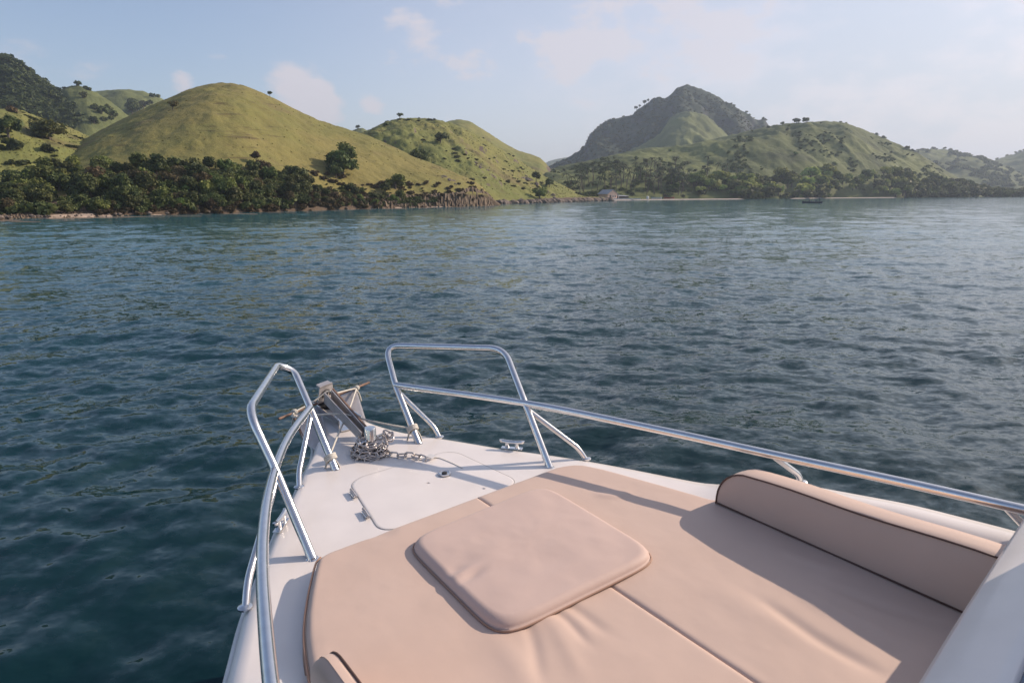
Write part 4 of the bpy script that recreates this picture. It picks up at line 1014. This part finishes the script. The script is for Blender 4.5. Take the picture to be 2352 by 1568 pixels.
def gstar(x): return float(np.interp(x, gx, [g[2] for g in GW][::-1]))
def gz_(x): return float(np.interp(x, gx, [g[3] for g in GW][::-1]))
XS = np.concatenate((np.linspace(-3.2, -1, 8), np.linspace(-.9, 2.0, 50), np.linspace(2.02, 2.62, 22)))
def sm(fn, x): return sum(fn(x+o) for o in (-.06, -.03, 0, .03, .06))/5
# deck: crowned sheet with a rolled edge
rowsU = np.array([0, .012, .03, .06, .12, .25, .4, .5, .6, .75, .88, .94, .97, .988, 1.0])
V = []
for u in rowsU:
    for x in XS:
        yp, ys = sm(gport, x), sm(gstar, x); e = sm(gz_, x); y = ys + (yp-ys)*u; edge = min(u, 1-u)*(yp-ys)
        star = u < .5
        # the raised bulwark aft exists near the gunwale only
        lift = e*float(sstep(edge, .34, .20)) if x < .5 else e
        roll = -.03*max(0, 1-edge/.035)**2
        V.append((x, y, lift + roll + .012*math.sin(PI*u)))
dk = link('deck', mesh_np('deck', V, grid_quads(len(rowsU), len(XS))[:, ::-1]), M['gelcoat'], boat)
# hull sides down to the keel
prof = [(0, -.03), (.012, -.05), (.014, -.10), (-.01, -.115), (-.04, -.3), (-.16, -.8), (-.34, -1.35), (-.62, -1.75)]
V = []; nq = []
for side, gfn in ((1, gport), (-1, gstar)):
    base = len(V)
    for off, z in prof:
        for x in XS:
            y = sm(gfn, x); half = abs(y-CL); fore = max(0., (x-1.2)/1.4)
            yy = CL + side*max(.015, half + off*(1+.2*fore)); xx = x - (-z)*.42*max(0, (x-.2)/2.4)
            V.append((xx, yy, z + (sm(gz_, x) if z > -.12 else sm(gz_, x)*max(0, 1+z))))
    q = grid_quads(len(prof), len(XS)) + base
    nq.append(q if side == 1 else q[:, ::-1])
nq = np.concatenate(nq)
link('hull', mesh_np('hull', V, nq), M['gelcoat'], boat)
# rubbing strip
for side, gfn in ((1, gport), (-1, gstar)):
    MB().tube([(x, CL+(sm(gfn, x)-CL)+side*.018, sm(gz_, x)-.085) for x in XS[4:]], .017, 8).build('rub_rail', M['gelcoat_old'], boat, smooth=True)

# --- bow rails
RT, RB = .0205, .0150
def rail(side):
    s = 'R' if side < 0 else 'L'
    if s == 'R':
        fb_, fj, fc, ac, aj, ab = bp(962, 1020, 0), bp(908, 884, .305), bp(884, 793, .50), bp(1158, 800, .555), bp(1206, 926, .315), bp(1263, 1074, 0)
        brf, bra = bp(1010, 1003, 0), bp(1347, 1053, 0)
        long_ = [fj, aj, bp(1500, 984, .315), bp(1772, 1043, .315), bp(2060, 1104, .318), bp(2352, 1170, .32), bp(2500, 1206, .32)]
        fcr = .09
    else:
        fb_, fj, fc, ac, aj, ab = bp(771, 1080, 0), bp(712, 936, .305), (bp(637, 838, .525), bp(676, 852, .47)), bp(569, 944, .555), bp(632, 1078, .315), bp(718, 1284, 0)
        brf, bra = bp(687, 1118, 0), bp(563, 1394, 0)
        long_ = [fj, bp(668, 995, .308), bp(640, 1052, .312), bp(617, 1130, .315), bp(605, 1220, .315), bp(603, 1320, .316), bp(610, 1440, .317), bp(622, 1568, .318), bp(640, 1700, .318)]
        fcr = .075
    hoop = fillet([fb_, fj, fc, ac, aj, ab], [0, .06, .13, .11, .05, 0], 12) if s == 'R' else fillet([fb_, fj, fc[1], fc[0], ac, aj, ab], [0, .05, .10, .08, .12, .05, 0], 12)
    e = MB().tube(hoop, RT, 16).build('bow_rail', M['steel'], boat, smooth=True, sharp=60)
    MB().tube(smooth_path(long_, 8), RT*1.0, 16).build('side_rail', M['steel'], e, smooth=True, sharp=60)
    up = Vector((0, 0, 1))
    def brace(j, foot, bend):
        dirv = (foot-j); k = j + dirv*bend
        knee = foot.lerp(j, .16) + Vector((0, side*.012, .012))
        MB().tube(fillet([j, knee, foot - Vector((0, 0, .01))], .05, 7), RB, 14).build('brace', M['steel'], e, smooth=True, sharp=60)
    brace(fj + Vector((-.015, 0, -.03)), brf, .8); brace(aj + Vector((-.015, 0, -.03)), bra, .8)
    if s == 'R':
        f3 = bp(1841, 1106, .155); brace(bp(1775, 1046, .305), f3, .8)
        f4 = bp(2370, 1240, .16); brace(bp(2305, 1158, .31), f4, .8)
        feet = [fb_, ab, brf, bra, f3]
    else: feet = [fb_, ab, brf, bra]
    for f in feet:
        MB().lathe([(.027, -.002), (.027, .004), (.022, .008), (.0, .009)], f, 14).build('base_flange', M['steel'], e, smooth=True, sharp=40)
    return dict(fb=fb_, fj=fj, ab=ab)
RR = rail(-1); RL = rail(1)

# --- anchor locker lid with hinges and a flush latch
lid = []
x0, x1, y0, y1, rr = .90, 1.50, -.30, .372, .09
for cx_, cy_, a0 in ((x1-rr, y1-rr, 0), (x0+rr, y1-rr, PI/2), (x0+rr, y0+rr, PI), (x1-rr, y0+rr, 1.5*PI)):
    for k in range(7):
        a = a0 + k/6*PI/2; lid.append((cx_+rr*math.cos(a), cy_+rr*math.sin(a)))
def shear(p): return (p[0] - .055*(p[1]-.04), p[1] + (1.46-p[0])*(.16 if p[1] > .04 else -.10))
lid = [shear(p) for p in lid]
def deckz(x, y):
    yp, ys = sm(gport, x), sm(gstar, x); return .012*math.sin(PI*min(1, max(0, (y-ys)/(yp-ys))))
lc_ = (sum(p[0] for p in lid)/len(lid), sum(p[1] for p in lid)/len(lid)); V = []; nl_ = len(lid)
for k_, dz in ((1.0, -.004), (1.0, .0018), (.996, .0026), (.97, .0028), (.8, .003), (.6, .003), (.4, .003), (.2, .003), (.02, .003)):
    for x, y in lid:
        X_, Y_ = lc_[0]+(x-lc_[0])*k_, lc_[1]+(y-lc_[1])*k_; V.append((X_, Y_, deckz(X_, Y_)+dz))
hm_ = mesh_np('locker_lid', V, grid_quads(9, nl_, wrap=True)); hm_.set_sharp_from_angle(angle=math.radians(50))
bm = bmesh.new(); bm.from_mesh(hm_); bmesh.ops.recalc_face_normals(bm, faces=bm.faces); bm.to_mesh(hm_); bm.free()
hatch = link('locker_lid', hm_, M['gelcoat'], boat)
MB().tube([(lc_[0]+(x-lc_[0])*1.006, lc_[1]+(y-lc_[1])*1.006, deckz(x, y)+.0002) for x, y in lid], .0022, 6, closed=True).build('gasket', M['tan_grey'], hatch)
for (a, b_) in (((806, 1125), (818, 1142)), ((834, 1169), (847, 1189))):
    pa, pb = bp(*a, .02), bp(*b_, .02); c = (pa+pb)/2; dv = (pb-pa); ang = math.atan2(dv.y, dv.x)
    h_ = MB().box((c.x, c.y, .019), (.07, .026, .005), ang); h_.build('hinge', M['steel'], hatch, bevel=.002)
    MB().tube([c-dv.normalized()*.046+Vector((0, 0, .004)), c+dv.normalized()*.046+Vector((0, 0, .004))], .0075, 8).build('hinge_pin', M['galv'], hatch)
lc = bp(1021, 1088, .018)
MB().lathe([(.0, .0), (.034, .0), (.034, .005), (.028, .007), (.022, .0045), (.0, .0045)], (lc.x, lc.y, .0195), 20).build('latch', M['steel'], hatch, smooth=True, sharp=30)
MB().lathe([(.0, .0), (.014, .0), (.014, .0035), (.0, .0035)], (lc.x, lc.y, .0245), 14).build('latch_key', M['rubber'], hatch)
sc_ = bp(1112, 1122, .012); MB().lathe([(.008, 0), (.008, .003), (0, .004)], (sc_.x, sc_.y, .012), 10).build('screw', M['galv'], boat)

# --- cleats
def cleat(c, ang):
    b = MB(); d_ = Vector((math.cos(ang), math.sin(ang), 0)); n_ = Vector((-d_.y, d_.x, 0)); c = Vector((c.x, c.y, c.z))
    b.tube([c-d_*.03+Vector((0, 0, -.005)), c-d_*.03+Vector((0, 0, .035))], .013, 10); b.tube([c+d_*.03+Vector((0, 0, -.005)), c+d_*.03+Vector((0, 0, .035))], .013, 10)
    b.tube(smooth_path([c-d_*.066+Vector((0, 0, .052)), c-d_*.06+Vector((0, 0, .043)), c+Vector((0, 0, .038)), c+d_*.06+Vector((0, 0, .043)), c+d_*.066+Vector((0, 0, .052))], 4), [.006]+[.012]*15+[.006], 10)
    o = b.build('cleat', M['steel'], boat, smooth=True, sharp=60)
    MB().box(c + Vector((0, 0, .002)), (.13, .035, .005), ang).build('base_plate', M['steel'], o, bevel=.002)
def along(a, b): v = bp(*b, 0)-bp(*a, 0); return math.atan2(v.y, v.x)
cleat(bp(1176, 1029, .004), along((1150, 1029), (1200, 1033))); cleat(bp(646, 1206, .004), along((632, 1226), (660, 1186)))

# --- bow roller, bollard
bl_ = bp(853, 1046, .0); bl_.z = .012
bo_ = MB().lathe([(.05, -.01), (.05, .006), (.036, .01), (.034, .03), (.034, .155), (.030, .163), (.0, .165)], bl_, 20).build('bollard', M['steel'], boat, smooth=True, sharp=35)
MB().tube([bl_+Vector((-.02, .085, .085)), bl_+Vector((.02, -.085, .095))], .008, 8).build('cross_pin', M['steel'], bo_, smooth=True)
rb = MB()
for s in (-1, 1): rb.box((2.40, CL+s*.075-.02, .055), (.50, .006, .09))
rb.box((2.38, CL-.02, .036), (.5, .15, .006)); rl_ = rb.build('bow_roller', M['steel'], boat)
MB().tube([(2.60, CL-.09, .07), (2.60, CL+.05, .07)], .034, 12).build('roller', M['rubber'], rl_, smooth=True, sharp=40)

# --- anchor: plate anchor lying on the bow roller
an = empty('anchor', (0, 0, 0), label='rusty galvanised plate anchor lashed on the bow', cat='anchor'); onboat(an)
cr = bp(752, 908, .17); sk_end = bp(836, 1000, .10)              # crown end and shackle end of the shank
ax = (sk_end-cr); ln_ = ax.length; ax.normalize()
rod_l, rod_r = bp(640, 962, .12), bp(848, 878, .12)
rodv = (rod_r-rod_l).normalized(); upv = ax.cross(rodv).normalized()
if upv.z < 0: upv = -upv
sh_ = MB()
for s in (-1, 1):
    a = cr + rodv*s*.030 + ax*.01; b_ = sk_end + rodv*s*.020
    w = upv*.036
    sh_.prism([a-w, b_-w*.8, b_+w*.8, a+w], rodv*.008*s)
sh_.build('shank', M['galv'], an)
MB().prism([cr+rodv*.018-upv*.02, sk_end+rodv*.012-upv*.02, sk_end+rodv*.012-upv*.012, cr+rodv*.018-upv*.012], rodv*-.034).build('shank_web', M['dark_iron'], an)
MB().prism([cr+rodv*.045+upv*.018, sk_end+rodv*.030+upv*.014+ax*-.02, sk_end+rodv*.030+upv*.034-ax*.02, cr+rodv*.045+upv*.038], rodv*.012).build('shank_edge', M['rust'], an)
MB().tube([rod_l, rod_r], .0085, 10).build('stock', M['rust'], an, smooth=True, sharp=50)
# crown: a bent plate box at the head
c0 = cr - ax*.03
cb = MB().prism([c0-rodv*.075-upv*.05, c0+rodv*.075-upv*.05, c0+rodv*.06+upv*.065, c0-rodv*.06+upv*.065], -ax*.014)
cb.prism([c0-rodv*.06+upv*.062, c0+rodv*.06+upv*.062, c0+rodv*.055+upv*.05-ax*.09, c0-rodv*.055+upv*.05-ax*.09], -upv*.012)
cb.build('crown_plate', M['galv'], an)
MB().tube([c0+upv*.0+rodv*.035*math.cos(a)+upv*.035*math.sin(a)-ax*-.012 for a in np.linspace(-.3, 3.5, 9)], .006, 8).build('crown_ring', M['dark_iron'], an, smooth=True)
def fluke(pix, z, name='fluke', th=.008):
    P = [bp(x, y, zz) for (x, y), zz in zip(pix, z)]
    n_ = (P[1]-P[0]).cross(P[2]-P[0]).normalized()
    return MB().prism(P, n_*th).build(name, M['galv'], an, bevel=.002)
fluke([(760, 905), (808, 892), (818, 893), (840, 962), (838, 976), (806, 958)], [.10, .11, .11, .06, .055, .07])
fluke([(736, 930), (700, 945), (672, 955), (702, 1018), (740, 1042), (756, 1020)], [.08, .09, .10, .0, -.02, .02])
MB().tube([bp(672, 950, .11), bp(700, 1014, .0)], .009, 8).build('fluke_rib', M['rust'], an)

# --- chain: heap at the bollard and a tail on deck
ch = empty('anchor_chain', label='steel anchor chain heaped around the bollard with its tail on deck', cat='chain'); onboat(ch)
lk_ = MB(); pts = []
for k in range(20):
    a = 2*PI*k/20; pts.append((.0165*np.sign(math.cos(a))*abs(math.cos(a))**.75*1.0 + (.012 if math.cos(a) > 0 else -.012), .0165*math.sin(a), 0))
lk_.tube(pts, .0046, 7, closed=True); LKM = lk_.mesh('link', True); LKM.materials.append(M['chain'])
def addlink(P, d_, roll):
    d_ = Vector(d_).normalized(); q = d_.to_track_quat('X', 'Z') ; o = link('link', LKM, None, ch); o.rotation_mode = 'QUATERNION'
    from mathutils import Quaternion
    o.rotation_quaternion = q @ Quaternion((1, 0, 0), roll); o.location = P; return o
tail = smooth_path([bp(880, 1040, .02), bp(905, 1048, .018), bp(930, 1048, .018), bp(955, 1050, .018), bp(974, 1056, .018)], 12)
acc = 0; k = 0
for a, b_ in zip(tail[:-1], tail[1:]):
    acc += (b_-a).length
    if acc > .043: addlink(a + Vector((0, 0, .008)), b_-a, (k % 2)*PI/2*.85 + .1); k += 1; acc = 0
gr = random.Random(3)
for layer, (nl, rad, z) in enumerate(((15, .090, .010), (14, .080, .014), (15, .080, .030), (13, .068, .045), (13, .084, .036), (12, .064, .060), (11, .060, .074), (9, .056, .088))):
    for i in range(nl):
        a = 2*PI*i/nl + layer*.5 + gr.uniform(-.1, .1); rr = rad*(1+gr.uniform(-.12, .12))
        P = Vector((bl_.x + rr*math.cos(a), bl_.y + .012 + rr*math.sin(a), z + gr.uniform(0, .012)))
        addlink(P, (-math.sin(a)+gr.uniform(-.35, .35), math.cos(a)+gr.uniform(-.35, .35), gr.uniform(-.3, .3)), gr.uniform(0, 3.1))
P0 = bl_ + Vector((.03, -.10, .055))
for i in range(5): addlink(P0 + Vector((gr.uniform(-.02, .02), -.012*i, .03*math.sin(i*.8))), (gr.uniform(-1, 1), .4, 1.2-i*.5), gr.random()*3)
te = tail[-1]; MB().box((te.x-.0, te.y-.045, .03), (.05, .045, .004), .3).build('end_plate', M['gelcoat_old'], ch)
rp_line = [te + Vector((-.0, -.06, .0)), bp(1010, 1052, .014), bp(1040, 1064, .014), bp(1062, 1075, .014)]

# --- ropes
rp = empty('lashing_rope', label='thin white rope lashing the anchor to both front rail posts', cat='rope'); onboat(rp)
kl = RL['fb'].lerp(RL['fj'], .20); kr = RR['fb'].lerp(RR['fj'], .26)
def knot(c, axis, name='knot', turns=3, r=.03):
    b = MB(); axis = axis.normalized(); u = axis.orthogonal().normalized(); w = axis.cross(u); pts = []
    for k in range(turns*14+1):
        a = 2*PI*k/14; pts.append(c + u*r*math.cos(a) + w*r*math.sin(a) + axis*(.011*k/14 - .011*turns/2))
    b.tube(pts, .0072, 7); g = random.Random(1)
    for i in range(2):
        s = c + u*(r if i else -r*.6) - axis*.01; b.tube(smooth_path([s, s + Vector((-.02+.01*i, -.02+.04*i, -.045)), s + Vector((-.03+.03*i, -.03+.045*i, -.10+.03*i))], 5), .0055, 6)
    return b.build(name, M['rope'], rp, smooth=True)
knot(kl, RL['fj']-RL['fb']); knot(kr, RR['fj']-RR['fb'])
tieR = bp(819, 891, .125); tieL = bp(676, 946, .125)
def rope(pts, k=8, r=.0055): MB().tube(smooth_path(pts, k), r, 7).build('rope', M['rope'], rp, smooth=True)
rope([kl + Vector((0, 0, .02)), bp(779, 992, .09), bp(800, 945, .12), tieR])
rope([tieR, bp(790, 898, .15), bp(768, 903, .18), cr + upv*.03, bp(720, 922, .15), tieL])
rope([tieL, bp(672, 957, .12), bp(700, 957, .15), bp(735, 952, .15), bp(770, 950, .145), bp(800, 953, .14), bp(850, 966, .13), bp(900, 976, .11), kr])
knot(tieR, rodv, turns=2, r=.013); knot(tieL, rodv, turns=2, r=.013)
rope(rp_line, 6, .0028)

# --- sun mattresses
MT = .085
def edge_front(y): return .965 + (-.020)*(y-.0)*1.0 - .02*0
pl = [bp(x, y, MT) for x, y in ((737, 1270), (726, 1284), (716, 1320), (707, 1362), (700, 1410), (698, 1455), (702, 1500), (709, 1545), (716, 1575))]
st = [bp(x, y, MT) for x, y in ((1297, 1064), (1347, 1066), (1395, 1076), (1431, 1086), (1530, 1113), (1635, 1143))]
front_l, front_r = bp(740, 1268, MT), bp(1285, 1066, MT)
portx = [p.x for p in pl][::-1]; porty = [p.y for p in pl][::-1]
starx = [p.x for p in st][::-1]; stary = [p.y for p in st][::-1]
starx = [-1.0, -.3] + starx; stary = [-1.30, -1.20] + stary
seam = lambda x: .0
def mattress(name, label, ya, yb, xa, fr, folds, seed, ymat='vinyl'):
    """ya, yb: inner and outer edge as functions of x; fr: front x as function of v"""
    nu, nv = 150, 120
    e_ = np.concatenate((np.linspace(0, .06, 9)[:-1], np.linspace(.06, .94, nu), np.linspace(.94, 1, 9)[1:]))
    f_ = np.concatenate((np.linspace(0, .06, 9)[:-1], np.linspace(.06, .94, nv), np.linspace(.94, 1, 9)[1:]))
    U, Vv = np.meshgrid(e_, f_, indexing='ij')
    FR = fr(Vv); Xg = xa + (FR-xa)*U
    YA, YB = ya(Xg), yb(Xg); Yg = YA + (YB-YA)*Vv
    dE = np.minimum.reduce([(1-U)*(FR-xa), U*(FR-xa)+.2, Vv*np.abs(YB-YA)*1.0 + .013, (1-Vv)*np.abs(YB-YA)])
    r = .032
    Zg = MT - r + np.sqrt(np.maximum(0, r*r - np.maximum(0, r-dE)**2)) + .004*np.clip(dE/.25, 0, 1)
    Zg += .0030*fbm(Xg*4, Yg*4, 4, seed) * np.clip(dE/.06, 0, 1)
    Zg += .0016*fbm(Xg*16, Yg*9, 3, seed+2)*np.exp(-dE/.09)*np.clip(dE/.03, 0, 1)
    for (p0, p1, amp, wd) in folds:
        a = np.array(p0); b = np.array(p1); ab = b-a; L2 = (ab**2).sum()
        tt = np.clip(((Xg-a[0])*ab[0] + (Yg-a[1])*ab[1])/L2, -.2, 1.2)
        wob = .014*np.sin(tt*5+seed)
        dist = ((Xg-a[0])*-ab[1] + (Yg-a[1])*ab[0])/math.sqrt(L2) + wob
        Zg += amp*np.exp(-(dist/wd)**2)*np.exp(-((tt-.45)/.42)**4)
    nr_, nc_ = Xg.shape
    T3 = np.stack((Xg, Yg, Zg), -1)
    # skirt down to the deck around the sheet
    ring = [(i, 0) for i in range(nr_)] + [(nr_-1, j) for j in range(1, nc_)] + [(i, nc_-1) for i in range(nr_-2, -1, -1)] + [(0, j) for j in range(nc_-2, 0, -1)]
    ringi = np.array([i*nc_+j for i, j in ring]); Vt = T3.reshape(-1, 3); low = Vt[ringi].copy(); low[:, 2] = .004
    n0 = len(Vt); m_ = len(ring); k = np.arange(m_)
    sk = np.stack((ringi, n0+k, n0+(k+1) % m_, ringi[(k+1) % m_]), -1)
    q = grid_quads(nr_, nc_)
    if float(yb(np.array([0.]))[0] - ya(np.array([0.]))[0]) > 0: q = q[:, ::-1]; q = q[:, ::-1]
    me = mesh_np(name, np.concatenate((Vt, low)), np.concatenate((q, sk)))
    bm = bmesh.new(); bm.from_mesh(me); bmesh.ops.recalc_face_normals(bm, faces=bm.faces); bm.to_mesh(me); bm.free()
    o = link(name, me, M[ymat]); onboat(o); tag(o, label, 'mattress', 'sun mattresses on the foredeck')
    return o
fl = front_l; fr_ = front_r
fx0 = fl.x + (fr_.x-fl.x)*(fl.y-0)/(fl.y-fr_.y)           # front edge where it meets the seam
def rnd(d_, r=.07): return r - np.sqrt(np.maximum(0, r*r - np.maximum(0, r-d_)**2))
mp_ = mattress('sun_mattress', 'port half of the beige foredeck mattress, under the square cushion',
    lambda x: 0*x + .0008, lambda x: np.interp(x, portx, porty), -1.05, lambda v: fx0 + (fl.x-fx0)*v - rnd((1-v)*.75, .05),
    [((.02, .36), (-.35, .52), -.0055, .022), ((.02, .30), (-.42, .40), .004, .03), ((.0, .28), (-.30, .27), -.006, .02), ((.03, .24), (-.30, .18), -.006, .025), ((-.05, .5), (-.5, .62), .006, .05), ((.75, .45), (.80, .62), -.005, .03)], 3)
ms_ = mattress('sun_mattress', 'starboard half of the beige foredeck mattress, in front of the long backrest',
    lambda x: 0*x - .0008, lambda x: np.interp(x, starx, stary), -1.05, lambda v: fx0 + (fr_.x-fx0)*v - rnd((1-v)*.7, .10),
    [((-.45, -.35), (-.95, -.33), -.009, .03), ((-.50, -.50), (-.98, -.55), 0.008, .04), ((-.55, -.62), (-.95, -.75), -.008, .03), ((-.30, -.28), (-.75, -.30), .004, .06), ((.45, -.45), (.38, -.62), .006, .03), ((-.35, -.7), (-.6, -.8), .006, .03)], 5)
# edge piping of the mattresses
pp = [Vector((x, y+.002, MT-.018)) for x, y in zip(portx, porty)]
MB().tube(smooth_path(pp, 6), .0045, 7).build('piping', M['tan_piping'], mp_, smooth=True)
pp = [Vector((p.x, p.y+.003, .016)) for p in pp]; MB().tube(smooth_path(pp, 6), .0045, 7).build('piping', M['tan_piping'], mp_, smooth=True)

# --- square cushion over the deck hatch
def cushion():
    z = MT + .030
    c = [bp(930, 1240, z), bp(1250, 1110, z), bp(1520, 1272, z), bp(1148, 1455, z)]
    fo = bp(1082, 1328, z); fd = (bp(1122, 1302, z)-bp(1040, 1352, z)).normalized()
    nr_, na = 34, 120; V = []; q = []
    def border(a):
        # rounded square in the unit frame
        p = .21; cx_, cy_ = math.cos(a), math.sin(a); e = 8.5
        k = (abs(cx_)**e + abs(cy_)**e)**(-1/e); return cx_*k, cy_*k
    def bil(u, v):
        u, v = (u+1)/2, (v+1)/2; a = c[0].lerp(c[1], u); b = c[3].lerp(c[2], u); return a.lerp(b, v)
    rs = np.concatenate((np.linspace(.001, .84, 20), np.linspace(.86, 1.0, 14)))
    half = .028
    def hgt(r):
        d_ = max(0, (1-r))*.37; rad = .034; return -half*.5 + half*1.25*math.sqrt(max(0, 1-(1-min(1, d_/rad))**2)) + .008*(1-r*r)
    for r in rs:
        for k in range(na):
            u, v = border(2*PI*k/na); P = bil(u*r, v*r)
            wr = .0045*float(fbm(P.x*7, P.y*7, 3, 40))*min(1, (1-r)*6)
            # pulled folds near the corner at the left
            w_ = P-fo; d1 = w_.x*fd.x+w_.y*fd.y; d0 = w_.x*-fd.y+w_.y*fd.x
            wr += -.009*math.exp(-(d0/.016)**2)*math.exp(-(d1/.055)**2) + .006*math.exp(-((d0-.035)/.02)**2)*math.exp(-(d1/.06)**2) - .006*math.exp(-((d0-.07)/.018)**2)*math.exp(-((d1+.02)/.05)**2)
            V.append((P.x, P.y, z - .01 + hgt(r) + wr))
    n1 = len(rs)
    for zz, rr_ in ((-.016, 1.004), (-.024, 1.003), (-.030, .99), (-.032, .96), (-.032, .5)):
        for k in range(na):
            u, v = border(2*PI*k/na); P = bil(u*rr_, v*rr_); V.append((P.x, P.y, z - .0 + zz))
    Vn = np.array(V); q = grid_quads(n1+5, na, wrap=True)
    me = mesh_np('square_cushion', Vn, q)
    bm = bmesh.new(); bm.from_mesh(me); bmesh.ops.recalc_face_normals(bm, faces=bm.faces); bm.to_mesh(me); bm.free()
    o = link('square_cushion', me, M['vinyl_pad']); onboat(o); tag(o, 'square puffy beige cushion with rounded corners lying on the mattress', 'cushion')
    pts = []
    for k in range(na):
        u, v = border(2*PI*k/na); P = bil(u*1.004, v*1.004); pts.append((P.x, P.y, z-.022))
    MB().tube(pts, .0042, 7, closed=True).build('piping', M['tan_piping'], o, smooth=True)
cushion()

# --- long backrest bolsters
def bolster(side, name, label, yf, xf, xb, h0, h1, th):
    """face in the plane y=yf, front end at xf, back end at xb; side -1 starboard"""
    out = -1 if side < 0 else 1
    prof = []                                              # outline of the face (x, z)
    rA = .15
    z0 = MT + .002
    for k in range(9): a = PI/2*k/8; prof.append((xf - rA*(1-math.cos(a))*1.0 + 0, z0+.035 + (h0-.035)*math.sin(a)))
    prof = [(xf - .0, z0)] + prof
    nb = 10
    for k in range(1, nb+1): t = k/nb; prof.append((xf-rA + (xb-(xf-rA))*t, z0 + h0 + (h1-h0)*t + .004*math.sin(t*9)))
    prof.append((xb, z0))
    top = prof[1:-1]
    n_ = len(prof); secs = []
    # cross rows from the face edge over the rounded back
    lean = .05
    rows = [(0, 1.0), (.010, 1.018), (.03, 1.03), (th*.45, 1.025), (th*.8, .985), (th*.97, .90), (th, .75), (th*1.0, .2), (th*.98, .0)]
    V = []; 
    xc = (xf+xb)/2
    for dy, sc in rows:
        for (x, z) in prof:
            zz = z0 + (z-z0)*sc; xx = x if x < xf-.02 else x + (.012*(sc-1)*10 if sc > 1 else -(1-sc)*.05)
            V.append((xx, yf + out*(dy + lean*(z-z0)), zz))
    q = grid_quads(len(rows), n_)
    Vn = np.array(V)
    # face: fan strips between outline and the base line, slightly padded
    fverts = []; nseg = 8
    for (x, z) in prof:
        for j in range(nseg+1):
            t = j/nseg; zz = z0 + (z-z0)*t
            pad = .010*math.sin(PI*min(1, t*1.0))**.6*min(1, (xf-x+.01)/.1) + .003*float(fbm(np.array(x*6), np.array(zz*6), 3, 5))
            fverts.append((x, yf + out*(lean*(zz-z0)) - out*pad, zz))
    fq = grid_quads(n_, nseg+1) + len(Vn)
    me = mesh_np(name, np.concatenate((Vn, np.array(fverts))), np.concatenate((q, fq)))
    bm = bmesh.new(); bm.from_mesh(me); bmesh.ops.remove_doubles(bm, verts=bm.verts, dist=.0004); bmesh.ops.recalc_face_normals(bm, faces=bm.faces); bm.to_mesh(me); bm.free()
    me.polygons.foreach_set('use_smooth', [True]*len(me.polygons)); me.set_sharp_from_angle(angle=math.radians(50))
    o = link(name, me, M['vinyl']); onboat(o); tag(o, label, 'backrest cushion', 'foredeck backrests')
    pth = [(x, yf + out*lean*(z-z0) - out*.003, z+.001) for x, z in prof[:-1]]
    MB().tube(pth, .0040, 8).build('piping', M['piping'], o, smooth=True)
    MB().tube([(xf-.002, yf-out*.003, z0+.006), (xb, yf-out*.003, z0+.006)], .0038, 8).build('piping', M['piping'], o, smooth=True)
    return o
f0 = bp(1645, 1156, MT); 
bolster(-1, 'backrest_cushion', 'long beige starboard backrest with brown piping shading the mattress', f0.y, f0.x, -1.02, .185, .24, .15)
q0 = bp(783, 1490, MT+.19)
bolster(1, 'backrest_cushion', 'port backrest with brown piping, only its rounded front end in the bottom corner', q0.y+.005, q0.x+.10, -1.02, .185, .22, .055)

# --- windscreen base and glass across the boat, aft of the mattress
fp = [bp(x, y, .38) for x, y in ((2352, 1190), (2290, 1283), (2230, 1376), (2170, 1470), (2110, 1568))]
ext = [fp[-1] + (fp[-1]-fp[-2])*k for k in (2, 5, 8)]
pre = [fp[0] + (fp[0]-fp[1])*k for k in (1.5, .6)]
base = [p for p in smooth_path(pre + fp + ext, 6)]
V = []
rows = [(-.06, -.40), (-.03, -.06), (-.008, -.012), (0, 0), (-.012, .012), (-.05, .035), (-.13, .085), (-.16, .10), (-.17, .10), (-.175, .09)]
for dx, dz in rows:
    for p in base: V.append((p.x + dx, p.y, p.z + dz))
ws = link('windscreen_frame', mesh_np('windscreen_frame', V, grid_quads(len(rows), len(base))), M['gelcoat'], boat)
bm = bmesh.new(); bm.from_mesh(ws.data); bmesh.ops.recalc_face_normals(bm, faces=bm.faces); bm.to_mesh(ws.data); bm.free()
M['tint'] = simple('tinted_glass', (.20, .27, .36), .06, spec=.8)
V = []
for dx, dz in ((-.168, .092), (-.34, .22), (-.52, .34)):
    for p in base: V.append((p.x+dx, p.y, p.z+dz))
gl = link('windscreen_glass', mesh_np('windscreen_glass', V, grid_quads(3, len(base))), M['tint'], ws); gl.modifiers.new('s', 'SOLIDIFY').thickness = .006
# cabin behind the windscreen
cb = MB(); cb.box((-2.5, CL, .1), (1.5, 2.3, .5)); cb.build('cabin_top', M['gelcoat'], boat, bevel=.05)
sw = MB(); sw.prism([(-1.22, -1.30, .12), (-3.1, -1.34, .12), (-3.1, -1.34, 1.7), (-1.02, -1.30, 1.7), (-1.07, -1.30, 1.0), (-1.22, -1.30, .74)], (0, .06, 0)); sw.build('cabin_side', M['gelcoat'], boat, bevel=.01)  # unseen side wall, its raked front edge shaped to shade the windscreen frame
MB().prism([(-1.36, -1.306, .75), (-2.9, -1.336, .75), (-2.9, -1.336, 1.5), (-1.50, -1.306, 1.5)], (0, -.012, 0)).build('side_window', M['tint'], boat)
MB().prism([(-1.45, -1.45, 1.702), (-3.2, -1.45, 1.702), (-3.2, -.55, 1.74), (-1.45, -.55, 1.74)], (0, 0, .06)).build('roof', M['gelcoat'], boat, bevel=.02)
# small deck screw caps
for (x, y) in ((925, 1000), (1190, 1000)):
    pass
